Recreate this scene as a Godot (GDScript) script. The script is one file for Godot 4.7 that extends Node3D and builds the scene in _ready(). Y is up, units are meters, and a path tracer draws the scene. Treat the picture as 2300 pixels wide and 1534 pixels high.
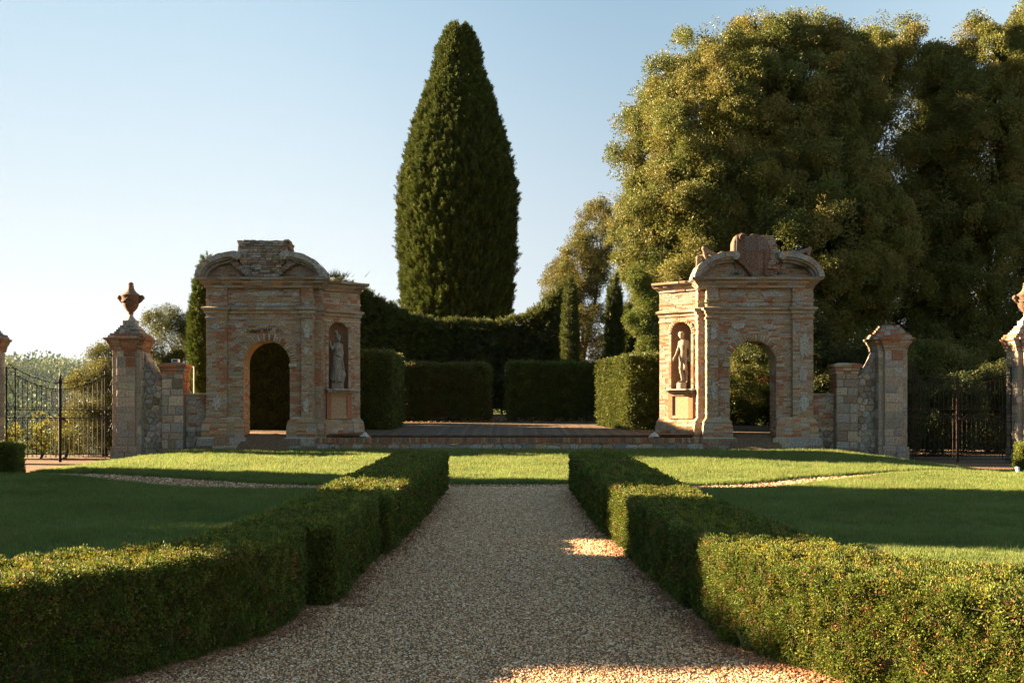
extends Node3D
# A garden theatre of clipped hedges between two ruined brick pavilions, seen along a gravel walk in low morning sun.
# Metres, y up. "d" is the distance from the camera along -z, so a plan point (x, d) lies at Vector3(x, y, -d).

var rng := RandomNumberGenerator.new()
var noise := FastNoiseLite.new()
var M := {}
var leaf_mesh := {}

# ------------------------------------------------------------------ mesh builder
class MB:
	var v := PackedVector3Array()
	var n := PackedVector3Array()
	var c := PackedColorArray()
	var ix := PackedInt32Array()
	func tri(a: Vector3, b: Vector3, e: Vector3, col: Color, hint := Vector3.ZERO) -> void:
		var nn := (b - a).cross(e - a).normalized()
		var k := v.size()
		if hint != Vector3.ZERO and nn.dot(hint) < 0.0:
			nn = -nn
			v.append(a); v.append(e); v.append(b)
		else:
			v.append(a); v.append(b); v.append(e)
		for i in 3:
			n.append(nn); c.append(col)
		ix.append(k); ix.append(k + 2); ix.append(k + 1)
	func quad(a: Vector3, b: Vector3, e: Vector3, f: Vector3, col: Color, hint := Vector3.ZERO) -> void:
		var nn := (e - a).cross(f - b).normalized()
		var k := v.size()
		if hint != Vector3.ZERO and nn.dot(hint) < 0.0:
			nn = -nn
			v.append(a); v.append(f); v.append(e); v.append(b)
		else:
			v.append(a); v.append(b); v.append(e); v.append(f)
		for i in 4:
			n.append(nn); c.append(col)
		ix.append(k); ix.append(k + 2); ix.append(k + 1)
		ix.append(k); ix.append(k + 3); ix.append(k + 2)
	func box(o: Vector3, x: Vector3, y: Vector3, z: Vector3, col: Color) -> void:   # centre and half axes
		for s in [-1.0, 1.0]:
			quad(o + z * s - x - y, o + z * s + x - y, o + z * s + x + y, o + z * s - x + y, col, z * s)
			quad(o + x * s - z - y, o + x * s + z - y, o + x * s + z + y, o + x * s - z + y, col, x * s)
			quad(o + y * s - z - x, o + y * s + z - x, o + y * s + z + x, o + y * s - z + x, col, y * s)
	func smooth_grid(p: Array, cols: int, col: Color, closed := false, flip := false) -> void:   # rows of points, shared vertices with averaged normals
		var k := v.size()
		var rows := p.size() / cols
		var nr := PackedVector3Array()
		nr.resize(p.size())
		var last := cols if closed else cols - 1
		for r in rows - 1:
			for q in last:
				var a := r * cols + q
				var b := r * cols + (q + 1) % cols
				var e := (r + 1) * cols + (q + 1) % cols
				var f := (r + 1) * cols + q
				var m: Vector3 = (p[e] - p[a]).cross(p[f] - p[b])
				if flip:
					m = -m
				nr[a] += m; nr[b] += m; nr[e] += m; nr[f] += m
				if flip:
					ix.append(k + a); ix.append(k + b); ix.append(k + e); ix.append(k + a); ix.append(k + e); ix.append(k + f)
				else:
					ix.append(k + a); ix.append(k + e); ix.append(k + b); ix.append(k + a); ix.append(k + f); ix.append(k + e)
		for i in p.size():
			v.append(p[i]); n.append(nr[i].normalized()); c.append(col)
	func tube(pts: Array, rad: Array, sides: int, col: Color, capped := true) -> void:
		var g := []
		var up := Vector3(0.31, 0.2, 0.93)
		for i in pts.size():
			var t: Vector3 = (pts[mini(i + 1, pts.size() - 1)] - pts[maxi(i - 1, 0)]).normalized()
			var x := t.cross(up)
			if x.length() < 0.05:
				x = t.cross(Vector3(1, 0.1, 0))
			x = x.normalized()
			var y := x.cross(t).normalized()
			var r: float = rad[i] if i < rad.size() else rad[-1]
			for q in sides:
				var an := TAU * q / sides
				g.append(pts[i] + (x * cos(an) + y * sin(an)) * r)
		smooth_grid(g, sides, col, true, true)
		if capped:
			for e in [0, pts.size() - 1]:
				for q in range(1, sides - 1):
					tri(g[e * sides], g[e * sides + q], g[e * sides + q + 1], col, (pts[e] - pts[1 if e == 0 else e - 1]))
	func lathe(at: Vector3, prof: Array, sides: int, col: Color, wobble := 0.0, flutes := 0) -> void:   # prof: Vector2(radius, height)
		var g := []
		for pr in prof:
			for q in sides:
				var an := TAU * q / sides
				var r: float = pr.x * (1.0 + (wobble * cos(an * flutes) if flutes else 0.0))
				g.append(at + Vector3(cos(an) * r, pr.y, sin(an) * r))
		smooth_grid(g, sides, col, true, true)
	func mesh(at := Vector3.ZERO) -> ArrayMesh:
		var vv := v
		if at != Vector3.ZERO:
			vv = PackedVector3Array()
			vv.resize(v.size())
			for i in v.size():
				vv[i] = v[i] - at
		var a := []
		a.resize(Mesh.ARRAY_MAX)
		a[Mesh.ARRAY_VERTEX] = vv; a[Mesh.ARRAY_NORMAL] = n; a[Mesh.ARRAY_COLOR] = c; a[Mesh.ARRAY_INDEX] = ix
		var m := ArrayMesh.new()
		m.add_surface_from_arrays(Mesh.PRIMITIVE_TRIANGLES, a)
		return m

# ------------------------------------------------------------------ naming and grouping
func thing(called: String, label: String, category: String, at: Vector3, group := "") -> Node3D:
	var o := Node3D.new()
	o.name = called
	add_child(o, true)
	o.position = at
	o.set_meta("label", label)
	o.set_meta("category", category)
	if group:
		o.set_meta("group", group)
	return o

func part(called: String, mb: MB, m: Material, parent: Node3D, label := "") -> MeshInstance3D:   # geometry given in world axes
	var o := MeshInstance3D.new()
	o.name = called
	var at := Vector3.ZERO
	var p: Node = parent
	while p is Node3D and p != self:
		at += p.position
		p = p.get_parent()
	o.mesh = mb.mesh(at)
	o.material_override = m
	parent.add_child(o, true)
	if label:
		o.set_meta("label", label)
	return o

func struct(called: String, mb: MB, m: Material, label := "") -> MeshInstance3D:
	var o := part(called, mb, m, self, label)
	o.set_meta("kind", "structure")
	return o

func single(called: String, mb: MB, m: Material, label: String, category: String, group := "") -> MeshInstance3D:
	var o := part(called, mb, m, self, label)
	o.set_meta("category", category)
	if group:
		o.set_meta("group", group)
	return o

# copies gathered as flat buffers: transform rows, then colour
class Sow:
	var b := PackedFloat32Array()
	var count := 0
	func add(p: Vector3, x: Vector3, y: Vector3, z: Vector3, col: Color) -> void:
		b.append_array(PackedFloat32Array([x.x, y.x, z.x, p.x, x.y, y.y, z.y, p.y, x.z, y.z, z.z, p.z, col.r, col.g, col.b, 1.0]))
		count += 1

func stuff(called: String, sow: Sow, mesh: Mesh, m: Material, parent: Node3D, label := "", category := "") -> void:
	if sow.count == 0:
		return
	var mm := MultiMesh.new()
	mm.transform_format = MultiMesh.TRANSFORM_3D
	mm.use_colors = true
	mm.mesh = mesh
	mm.instance_count = sow.count
	if parent != self:
		var o := parent.position
		for i in sow.count:
			sow.b[i * 16 + 3] -= o.x; sow.b[i * 16 + 7] -= o.y; sow.b[i * 16 + 11] -= o.z
	mm.buffer = sow.b
	var q := MultiMeshInstance3D.new()
	q.name = called
	q.multimesh = mm
	q.material_override = m
	q.set_meta("kind", "stuff")
	if label:
		q.set_meta("label", label)
	if category:
		q.set_meta("category", category)
	parent.add_child(q, true)

func sprout(sow: Sow, p: Vector3, nrm: Vector3, size: float, spread: float, col: Color) -> void:   # one clump, pointing roughly along nrm
	var y := (nrm + Vector3(rng.randf_range(-1, 1), rng.randf_range(-1, 1), rng.randf_range(-1, 1)) * spread).normalized()
	var x := y.cross(Vector3(rng.randf_range(-1, 1), rng.randf_range(-1, 1), rng.randf_range(-1, 1))).normalized()
	var s := size * rng.randf_range(0.75, 1.25)
	sow.add(p, x * s, y * s, x.cross(y) * s, col)

func tint(base: Color, amount: float) -> Color:
	var k := 1.0 + rng.randf_range(-amount, amount)
	return Color(base.r * k * (1.0 + rng.randf_range(-amount, amount) * 0.35), base.g * k, base.b * k * (1.0 + rng.randf_range(-amount, amount) * 0.35))

# ------------------------------------------------------------------ ground heights
func ss(a: float, b: float, x: float) -> float:
	var t := clampf((x - a) / (b - a), 0.0, 1.0)
	return t * t * (3.0 - 2.0 * t)

func front(x: float, d: float) -> float:
	var n := -0.18 + 0.33 * ss(11, 25, d)
	var top := lerpf(0.68, 0.28, ss(9.3, 13.5, absf(x)))
	var t := clampf((d - 24.0) / 10.3, 0.0, 1.0)
	return n + (top - 0.15) * lerpf(t, ss(0, 1, t), 0.45)

func behind(x: float, d: float) -> float:
	var y := 1.2 + clampf(d - 35.3, 0, 16) * 0.05
	y = lerpf(y, front(x, 35.3) + clampf(d - 35.3, 0, 30) * 0.02, ss(9.5, 10.5, absf(x)))
	var out := ss(-10.5, -16.0, x + maxf(0.0, d - 60.0) * 0.18)
	var valley := -26.0 * ss(41, 110, d) + 26.0 * ss(140, 330, d) * ss(-10.0, -130.0, x + 20.0) + 10.0 * ss(220, 420, d)
	var hill := -6.0 * ss(70, 120, d) + 10.0 * ss(150, 400, d)
	return y + lerpf(hill * 0.6, valley, maxf(out, ss(70, 110, d) * ss(10, -20, x)))

func at(x: float, y: float, d: float) -> Vector3:
	return Vector3(x, y, -d)

func on(x: float, d: float) -> Vector3:
	return Vector3(x, front(x, d) if d < 35.3 else behind(x, d), -d)

func polyline(pts: Array, x: float) -> float:   # y of a polyline of Vector2 at x (x ascending)
	if x <= pts[0].x:
		return pts[0].y
	for i in pts.size() - 1:
		if x <= pts[i + 1].x:
			return lerpf(pts[i].y, pts[i + 1].y, (x - pts[i].x) / (pts[i + 1].x - pts[i].x))
	return pts[-1].y

# ------------------------------------------------------------------ materials
func noise_tex(freq: float, lo: float, hi: float, kind := FastNoiseLite.TYPE_SIMPLEX_SMOOTH, seed_ := 1, size := 512, oct := 4) -> NoiseTexture2D:
	var f := FastNoiseLite.new()
	f.noise_type = kind
	f.frequency = freq
	f.seed = seed_
	f.fractal_octaves = oct
	var t := NoiseTexture2D.new()
	t.width = size
	t.height = size
	t.seamless = true
	t.noise = f
	var g := Gradient.new()
	g.offsets = PackedFloat32Array([0.0, 1.0])
	g.colors = PackedColorArray([Color(lo, lo, lo), Color(hi, hi, hi)])
	t.color_ramp = g
	return t

func mat(called: String, col: Color, rough: float, tex: Texture2D = null, scale := 1.0, bump: Texture2D = null, depth := 0.0, back := Color.BLACK) -> StandardMaterial3D:
	var m := StandardMaterial3D.new()
	m.resource_name = called
	m.albedo_color = col.linear_to_srgb()
	m.vertex_color_use_as_albedo = true
	m.roughness = rough
	m.metallic_specular = 0.3
	if tex:
		m.albedo_texture = tex
	if bump:
		m.heightmap_enabled = true
		m.heightmap_texture = bump
		m.heightmap_scale = depth
	if tex or bump:
		m.uv1_triplanar = true
		m.uv1_world_triplanar = true
		m.uv1_scale = Vector3.ONE * scale
	if back != Color.BLACK:
		m.backlight_enabled = true
		m.backlight = back.linear_to_srgb()
	M[called] = m
	return m

func make_materials() -> void:
	var grain := noise_tex(0.03, 0.62, 1.0, FastNoiseLite.TYPE_SIMPLEX_SMOOTH, 3)
	var blotch := noise_tex(0.012, 0.55, 1.0, FastNoiseLite.TYPE_SIMPLEX_SMOOTH, 8)
	var pits := noise_tex(0.06, 0.0, 1.0, FastNoiseLite.TYPE_SIMPLEX_SMOOTH, 5)
	var cells := noise_tex(0.09, 0.25, 1.0, FastNoiseLite.TYPE_CELLULAR, 4, 1024, 2)
	mat("brick", Color.WHITE, 0.9, grain, 1.1, pits, 0.6)
	mat("mortar", Color(0.36, 0.29, 0.215), 0.95, grain, 0.9, pits, 1.2)
	mat("stone", Color.WHITE, 0.9, grain, 0.8, pits, 1.0)
	mat("terracotta", Color.WHITE, 0.88, noise_tex(0.022, 0.38, 1.0, FastNoiseLite.TYPE_SIMPLEX_SMOOTH, 21), 1.6, pits, 0.6)
	mat("statue", Color.WHITE, 0.85, noise_tex(0.022, 0.38, 1.0, FastNoiseLite.TYPE_SIMPLEX_SMOOTH, 21), 1.6, pits, 0.4)
	mat("iron", Color(0.022, 0.017, 0.015), 0.55, grain, 3.0)
	mat("rust", Color(0.05, 0.028, 0.02), 0.75, grain, 3.0)
	mat("plank", Color.WHITE, 0.75, noise_tex(0.02, 0.55, 1.0, FastNoiseLite.TYPE_SIMPLEX, 11), 2.0)
	mat("gravel", Color(0.62, 0.365, 0.195), 0.9, cells, 1.4, cells, 2.0)
	mat("earth", Color(0.17, 0.11, 0.065), 0.95, grain, 0.5, pits, 2.5)
	mat("turf", Color(0.085, 0.115, 0.026), 0.9, blotch, 0.25, pits, 2.0)
	mat("pebble", Color.WHITE, 0.7)
	mat("bark", Color(0.11, 0.085, 0.06), 0.95, grain, 1.0, pits, 2.0)
	mat("twig", Color(0.11, 0.085, 0.06), 0.95)
	mat("grass", Color.WHITE, 0.55, null, 1, null, 0, Color(0.9, 0.9, 0.9))
	mat("box_leaf", Color.WHITE, 0.58, null, 1, null, 0, Color(0.55, 0.55, 0.5))
	mat("leaf", Color.WHITE, 0.45, null, 1, null, 0, Color(0.6, 0.6, 0.5))
	mat("needle", Color.WHITE, 0.7, null, 1, null, 0, Color(0.35, 0.35, 0.3))
	mat("core_bark", Color(0.11, 0.085, 0.06), 1.0)
	mat("white_metal", Color(0.62, 0.62, 0.6), 0.5)
	mat("black_metal", Color(0.02, 0.02, 0.02), 0.5)
	mat("ground_far", Color(0.06, 0.065, 0.03), 1.0, grain, 0.1)

# ------------------------------------------------------------------ leaf clumps shared by all plants
func leaf_ball(n: int, r: float, ln: float, w: float, lift: float, squash := 1.0) -> ArrayMesh:   # folded leaves through a ball, growing outward and up
	var mb := MB.new()
	for i in n:
		var dir := Vector3(rng.randfn(), rng.randfn(), rng.randfn()).normalized()
		var p := dir * r * pow(rng.randf(), 0.45)
		p.y *= squash
		var out := (dir + Vector3(0, lift, 0) + Vector3(rng.randf_range(-1, 1), rng.randf_range(-1, 1), rng.randf_range(-1, 1)) * 0.7).normalized()
		var side := out.cross(Vector3(rng.randf_range(-1, 1), rng.randf_range(-1, 1), rng.randf_range(-1, 1))).normalized()
		var l := ln * rng.randf_range(0.7, 1.2)
		var ww := w * rng.randf_range(0.8, 1.2) * 0.5
		var k := rng.randf_range(0.75, 1.2)
		var col := Color(k * rng.randf_range(0.92, 1.12), k, k * 0.95)
		var fold := side.cross(out) * ww * 0.5
		mb.tri(p, p + out * l * 0.5 + side * ww + fold, p + out * l, col)
		mb.tri(p, p + out * l, p + out * l * 0.5 - side * ww + fold, col)
	return mb.mesh()

func spray(n: int, h: float, r: float, ln: float, w: float) -> ArrayMesh:   # flame shaped cypress spray along +y
	var mb := MB.new()
	for i in n:
		var t := rng.randf()
		var an := rng.randf() * TAU
		var rr := r * sqrt(rng.randf()) * (1.0 - t * 0.75)
		var p := Vector3(cos(an) * rr, t * h - h * 0.3, sin(an) * rr)
		var out := Vector3(cos(an) * 0.45, 1.0, sin(an) * 0.45).normalized()
		var side := out.cross(Vector3(rng.randf_range(-1, 1), 0.1, rng.randf_range(-1, 1))).normalized() * w * 0.5
		var k := rng.randf_range(0.7, 1.2)
		mb.tri(p - side, p + side, p + out * ln * rng.randf_range(0.7, 1.2), Color(k * rng.randf_range(0.9, 1.15), k, k * 0.9))
	return mb.mesh()

func make_leaves() -> void:
	leaf_mesh["box"] = leaf_ball(16, 0.045, 0.024, 0.014, 0.5)
	leaf_mesh["laurel"] = leaf_ball(22, 0.13, 0.075, 0.035, 0.35)
	leaf_mesh["oak"] = leaf_ball(34, 0.26, 0.11, 0.062, 0.35)
	leaf_mesh["oak_fine"] = leaf_ball(30, 0.22, 0.085, 0.045, 0.3)
	leaf_mesh["vine"] = leaf_ball(9, 0.12, 0.10, 0.08, 0.1)
	leaf_mesh["cypress"] = spray(64, 0.6, 0.16, 0.13, 0.035)
	leaf_mesh["cypress_fine"] = spray(40, 0.36, 0.09, 0.08, 0.022)
	leaf_mesh["far"] = leaf_ball(520, 2.1, 0.20, 0.18, 0.0, 0.82)
	var mb := MB.new()
	for i in 9:
		var an := rng.randf() * TAU
		var p := Vector3(cos(an), 0, sin(an)) * 0.065 * sqrt(rng.randf())
		var lean := Vector3(rng.randf_range(-1, 1), 0, rng.randf_range(-1, 1)) * 0.022
		var side := Vector3(cos(an * 3.0), 0, sin(an * 3.0)) * 0.0035
		var h := rng.randf_range(0.03, 0.055)
		var k := rng.randf_range(0.8, 1.2)
		mb.tri(p - side, p + side, p + lean + Vector3(0, h, 0), Color(k, k, k))
	leaf_mesh["grass"] = mb.mesh()
	mb = MB.new()
	var g := []
	for r in 4:
		for q in 6:
			var a := TAU * (q + 0.5 * (r % 2)) / 6.0
			var el := -PI / 2 + PI * (r + 0.35) / 3.7
			g.append(Vector3(cos(a) * cos(el), sin(el) * 0.6, sin(a) * cos(el) * 0.75) * rng.randf_range(0.88, 1.1))
	mb.smooth_grid(g, 6, Color.WHITE, true, true)
	for q in range(1, 5):
		mb.tri(g[18], g[18 + q], g[18 + q + 1], Color.WHITE, Vector3.UP)
	leaf_mesh["pebble"] = mb.mesh()

# ------------------------------------------------------------------ foliage scattering
func sow_quad(sow: Sow, a: Vector3, b: Vector3, e: Vector3, f: Vector3, nrm: Vector3, per_m2: float, size: float, spread: float, cols: Array, deep := 0.06, bump := 0.05) -> void:
	var area := ((b - a).cross(e - a).length() + (e - a).cross(f - a).length()) * 0.5
	for i in int(area * per_m2):
		var u := rng.randf()
		var w := rng.randf()
		var p := a.lerp(b, u).lerp(f.lerp(e, u), w)
		p += nrm * ((noise.get_noise_3dv(p * 9.0) * 1.0 + noise.get_noise_3dv(p * 2.6) * 1.1) * bump - rng.randf() * deep)
		sprout(sow, p, nrm, size, spread, tint(cols[rng.randi() % cols.size()], 0.3))

func prism(core: MB, sow: Sow, inner: Array, outer: Array, y0: Array, y1: Array, per_m2: float, size: float, side_cols: Array, top_cols: Array, inset: float, spread := 0.7, bump := 0.06) -> void:
	# a clipped hedge: strips between two plan lines (Vector2 x, d), with bottom and top heights at each station
	var k := inner.size()
	for i in k - 1:
		var ai := at(inner[i].x, y0[i], inner[i].y)
		var bi := at(inner[i + 1].x, y0[i + 1], inner[i + 1].y)
		var ao := at(outer[i].x, y0[i], outer[i].y)
		var bo := at(outer[i + 1].x, y0[i + 1], outer[i + 1].y)
		var ha := Vector3(0, y1[i] - y0[i], 0)
		var hb := Vector3(0, y1[i + 1] - y0[i + 1], 0)
		var mid := (ai + bi + ao + bo) * 0.25
		for s in [[ai, bi], [ao, bo]]:
			var nn: Vector3 = (s[1] - s[0]).cross(Vector3.UP).normalized()
			if nn.dot((s[0] + s[1]) * 0.5 - mid) < 0.0:
				nn = -nn
			sow_quad(sow, s[0], s[1], s[1] + hb, s[0] + ha, nn, per_m2, size, spread, side_cols, 0.06, bump)
			core.quad(s[0] - nn * inset, s[1] - nn * inset, s[1] + hb - nn * inset - Vector3(0, inset, 0), s[0] + ha - nn * inset - Vector3(0, inset, 0), Color.WHITE, nn)
		sow_quad(sow, ai + ha, bi + hb, bo + hb, ao + ha, Vector3.UP, per_m2, size, spread, top_cols, 0.06, bump)
		core.quad(ai + ha - Vector3(0, inset, 0), bi + hb - Vector3(0, inset, 0), bo + hb - Vector3(0, inset, 0), ao + ha - Vector3(0, inset, 0), Color.WHITE, Vector3.UP)
	for e in [0, k - 1]:
		var o: int = 1 if e == 0 else k - 2
		var a := at(inner[e].x, y0[e], inner[e].y)
		var b := at(outer[e].x, y0[e], outer[e].y)
		var h := Vector3(0, y1[e] - y0[e], 0)
		var nn := (b - a).cross(Vector3.UP).normalized()
		if nn.dot(a - at(inner[o].x, y0[o], inner[o].y)) < 0.0:
			nn = -nn
		sow_quad(sow, a, b, b + h, a + h, nn, per_m2, size, spread, side_cols, 0.06, bump)
		core.quad(a - nn * inset, b - nn * inset, b + h - nn * inset, a + h - nn * inset, Color.WHITE, nn)

func limbs(mb: MB, base: Vector3, tips: Array, r0: float, fork: float) -> void:   # a trunk that divides towards each tip
	var top: Vector3 = base + Vector3(0, fork, 0)
	mb.tube([base - Vector3(0, 0.3, 0), base + Vector3(0.06, fork * 0.25, 0.03), base + Vector3(-0.05, fork * 0.65, 0), top], [r0 * 1.35, r0, r0 * 0.9, r0 * 0.8], 9, Color.WHITE)
	for t in tips:
		var mid: Vector3 = top.lerp(t, 0.5) + Vector3(rng.randf_range(-0.5, 0.5), rng.randf_range(0, 0.6), rng.randf_range(-0.5, 0.5))
		mb.tube([top - Vector3(0, 0.15, 0), top.lerp(mid, 0.5), mid, t], [r0 * 0.6, r0 * 0.45, r0 * 0.3, r0 * 0.1], 6, Color.WHITE)

# ------------------------------------------------------------------ masonry
const TAN := Color(0.405, 0.28, 0.17)
const RED := Color(0.38, 0.17, 0.095)
const DARK := Color(0.26, 0.185, 0.13)
const GREY := Color(0.36, 0.335, 0.295)
const PALE := Color(0.45, 0.375, 0.28)

func brick_color(p: Vector3, pale := 0.0) -> Color:   # patches of red repair, tan old brick and grey weathered or limed brick
	var a := noise.get_noise_3dv(p * 1.3)
	var b := noise.get_noise_3dv(p * 2.6 + Vector3(40, 7, 3))
	var r := rng.randf()
	var col := TAN
	if absf(p.y - 3.15) < 0.32:   # courses mended in red brick beside the springing of the arches
		a += 0.22
	if a + rng.randf_range(-0.25, 0.25) > 0.42 or r < 0.08:
		col = RED
	elif b + rng.randf_range(-0.25, 0.25) > 0.34 - pale or r < 0.14:
		col = GREY if rng.randf() < 0.65 else PALE
	elif r < 0.20:
		col = DARK
	elif r < 0.42:
		col = PALE
	return tint(col, 0.11)

func bricks(mb: MB, p: Vector2, q: Vector2, sx: float, y0: float, y1: float, hole := [], pale := 0.0) -> void:
	# running bond on the face from plan point p to q, outward side towards the camera when p.x < q.x; hole = [centre u, radius, spring y, bottom y]
	var dir := (q - p).normalized()
	var ln := p.distance_to(q)
	var u3 := Vector3(dir.x * sx, 0, -dir.y)
	var nn := Vector3(dir.y * sx, 0, dir.x)
	var o := Vector3(p.x * sx, 0, -p.y)
	var ch := 0.064
	var rows := maxi(1, int(round((y1 - y0) / ch)))
	ch = (y1 - y0) / rows
	for r in rows:
		var y := y0 + r * ch
		var segs := [[0.0, ln]]
		if hole:
			var ym := y + ch * 0.5
			if ym > hole[3] and ym < hole[2] + hole[1]:
				var hw: float = hole[1] if ym <= hole[2] else sqrt(maxf(0, hole[1] * hole[1] - (ym - hole[2]) * (ym - hole[2])))
				segs = [[0.0, hole[0] - hw], [hole[0] + hw, ln]]
		for s in segs:
			var x: float = s[0] - (0.15 if r % 2 else 0.0) - rng.randf() * 0.05
			while x < s[1]:
				var w := 0.25 if rng.randf() < 0.65 else 0.13
				var x0 := maxf(x, s[0])
				var x1 := minf(x + w, s[1])
				x += w
				if x1 - x0 < 0.03:
					continue
				var proud := rng.randf_range(0.002, 0.016)
				if rng.randf() < 0.03:
					continue   # a lost brick
				var a := o + u3 * (x0 + 0.004) + Vector3(0, y + 0.005, 0)
				var b := o + u3 * (x1 - 0.004) + Vector3(0, y + 0.005, 0)
				var h := Vector3(0, ch - 0.011, 0)
				var f := nn * proud
				var tilt := nn * rng.randf_range(-0.003, 0.003)
				var col := brick_color(a, pale)
				mb.quad(a + f + tilt, b + f - tilt, b + h + f - tilt, a + h + f + tilt, col, nn)
				mb.quad(a + h, b + h, b + h + f - tilt, a + h + f + tilt, col, Vector3.UP)
				mb.quad(a, b, b + f - tilt, a + f + tilt, col, Vector3.DOWN)
				mb.quad(a, a + h, a + h + f + tilt, a + f + tilt, col, -u3)
				mb.quad(b, b + h, b + h + f - tilt, b + f - tilt, col, u3)

func wall_face(mb: MB, p: Vector2, q: Vector2, sx: float, y0: float, y1: float, col: Color, hole := []) -> void:   # a flat face, with an arched hole if given
	var dir := (q - p).normalized()
	var ln := p.distance_to(q)
	var u3 := Vector3(dir.x * sx, 0, -dir.y)
	var nn := Vector3(dir.y * sx, 0, dir.x)
	var o := Vector3(p.x * sx, 0, -p.y)
	var pt := func(u: float, y: float) -> Vector3: return o + u3 * u + Vector3(0, y, 0)
	if not hole:
		mb.quad(pt.call(0.0, y0), pt.call(ln, y0), pt.call(ln, y1), pt.call(0.0, y1), col, nn)
		return
	var c: float = hole[0]
	var r: float = hole[1]
	var sp: float = hole[2]
	var lo: float = maxf(hole[3], y0)
	mb.quad(pt.call(0.0, y0), pt.call(c - r, y0), pt.call(c - r, y1), pt.call(0.0, y1), col, nn)
	mb.quad(pt.call(c + r, y0), pt.call(ln, y0), pt.call(ln, y1), pt.call(c + r, y1), col, nn)
	if lo > y0:
		mb.quad(pt.call(c - r, y0), pt.call(c + r, y0), pt.call(c + r, lo), pt.call(c - r, lo), col, nn)
	for i in 16:
		var a := PI - PI * i / 16.0
		var b := PI - PI * (i + 1) / 16.0
		mb.quad(pt.call(c + r * cos(a), sp + r * sin(a)), pt.call(c + r * cos(b), sp + r * sin(b)), pt.call(c + r * cos(b), y1), pt.call(c + r * cos(a), y1), col, nn)

func moulding(mb: MB, path: Array, sx: float, prof: Array, step := 0.29, rough := 0.008, cols := []) -> void:
	# runs a profile (Vector2 out, y) along a plan path, mitred, in short lengths that differ in tone and sit unevenly
	var k := path.size()
	var offs := []
	for i in k:
		var d0: Vector2 = (path[i] - path[maxi(i - 1, 0)]).normalized()
		var d1: Vector2 = (path[mini(i + 1, k - 1)] - path[i]).normalized()
		if i == 0:
			d0 = d1
		if i == k - 1:
			d1 = d0
		var n0 := Vector2(d0.y, -d0.x)
		var n1 := Vector2(d1.y, -d1.x)
		offs.append((n0 + n1) / maxf(1.0 + n0.dot(n1), 0.3))
	for i in k - 1:
		var ln: float = path[i].distance_to(path[i + 1])
		var parts := maxi(1, int(round(ln / step)))
		var dir: Vector2 = (path[i + 1] - path[i]).normalized()
		var nh := Vector3(dir.y * sx, 0, dir.x)
		for j in parts:
			var wob := rng.randf_range(-rough, rough)
			for e in prof.size() - 1:
				var col: Color = tint(cols[rng.randi() % cols.size()], 0.18) if cols else brick_color(Vector3(path[i].x * sx + j * 0.3, prof[e].y, -path[i].y), 0.1)
				var q := []
				for w in [[j, e], [j + 1, e], [j + 1, e + 1], [j, e + 1]]:
					var t := float(w[0]) / parts
					var pr: Vector2 = prof[w[1]]
					var oo: Vector2 = offs[i].lerp(offs[i + 1], t)
					var b: Vector2 = path[i].lerp(path[i + 1], t) + oo * (pr.x + (wob if w[1] > 0 and w[1] < prof.size() - 1 else 0.0))
					q.append(Vector3(b.x * sx, pr.y, -b.y))
				mb.quad(q[0], q[1], q[2], q[3], col, nh + Vector3(0, (prof[e].x - prof[e + 1].x) * 30.0, 0))

func stone(called: String, parent: Node3D, o: Vector3, u3: Vector3, nn: Vector3, poly: Array, proud: float, col: Color, label := "") -> void:
	# one dressed or rubble stone: an outline (Vector2 along u3 and up) raised from the wall, with worn edges and a broken face
	var mb := MB.new()
	var mid := Vector2.ZERO
	for q in poly:
		mid += q
	mid /= poly.size()
	var span := 0.0
	for q in poly:
		span = maxf(span, q.distance_to(mid))
	var k := poly.size()
	var r0 := []
	var r1 := []
	var r2 := []
	for q in poly:
		var e: Vector2 = q - (q - mid).normalized() * 0.008
		var g: Vector2 = e - (e - mid).normalized() * minf(0.028, span * 0.22)
		r0.append(o + u3 * e.x + Vector3(0, e.y, 0) - nn * 0.02)
		r1.append(o + u3 * e.x + Vector3(0, e.y, 0) + nn * proud * rng.randf_range(0.35, 0.7))
		r2.append(o + u3 * g.x + Vector3(0, g.y, 0) + nn * proud * rng.randf_range(0.8, 1.15))
	var c := o + u3 * mid.x + Vector3(0, mid.y, 0) + nn * proud * rng.randf_range(0.9, 1.35)
	for i in k:
		var j := (i + 1) % k
		var out: Vector3 = (r0[i] + r0[j]) * 0.5 - c
		mb.quad(r0[i], r0[j], r1[j], r1[i], col, out)
		mb.quad(r1[i], r1[j], r2[j], r2[i], col, out + nn * 0.2)
		mb.tri(r2[i], r2[j], c, col, nn)
	part(called, mb, M.stone, parent, label)

func rect_poly(x0: float, y0: float, x1: float, y1: float, jit: float) -> Array:
	var out := []
	for q in [[x0, y0], [lerpf(x0, x1, 0.5), y0], [x1, y0], [x1, y1], [lerpf(x0, x1, 0.45), y1], [x0, y1]]:
		out.append(Vector2(q[0] + rng.randf_range(-jit, jit), q[1] + rng.randf_range(-jit, jit)))
	return out

func ashlar(parent: Node3D, o: Vector3, u3: Vector3, nn: Vector3, w: float, y0: float, y1: float, course: float, cols: Array, proud := 0.02, long_ := 0.45) -> void:
	var y := y0
	while y < y1 - 0.04:
		var h := course * rng.randf_range(0.75, 1.25)
		if y + h > y1 - 0.08:
			h = y1 - y
		var x := 0.0
		while x < w - 0.02:
			var l := long_ * rng.randf_range(0.55, 1.3)
			if x + l > w - 0.15:
				l = w - x
			stone("stone", parent, o, u3, nn, rect_poly(x + 0.004, y + 0.004, x + l - 0.004, y + h - 0.004, 0.008), proud * rng.randf_range(0.6, 1.4), tint(cols[rng.randi() % cols.size()], 0.22))
			x += l
		y += h

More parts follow.
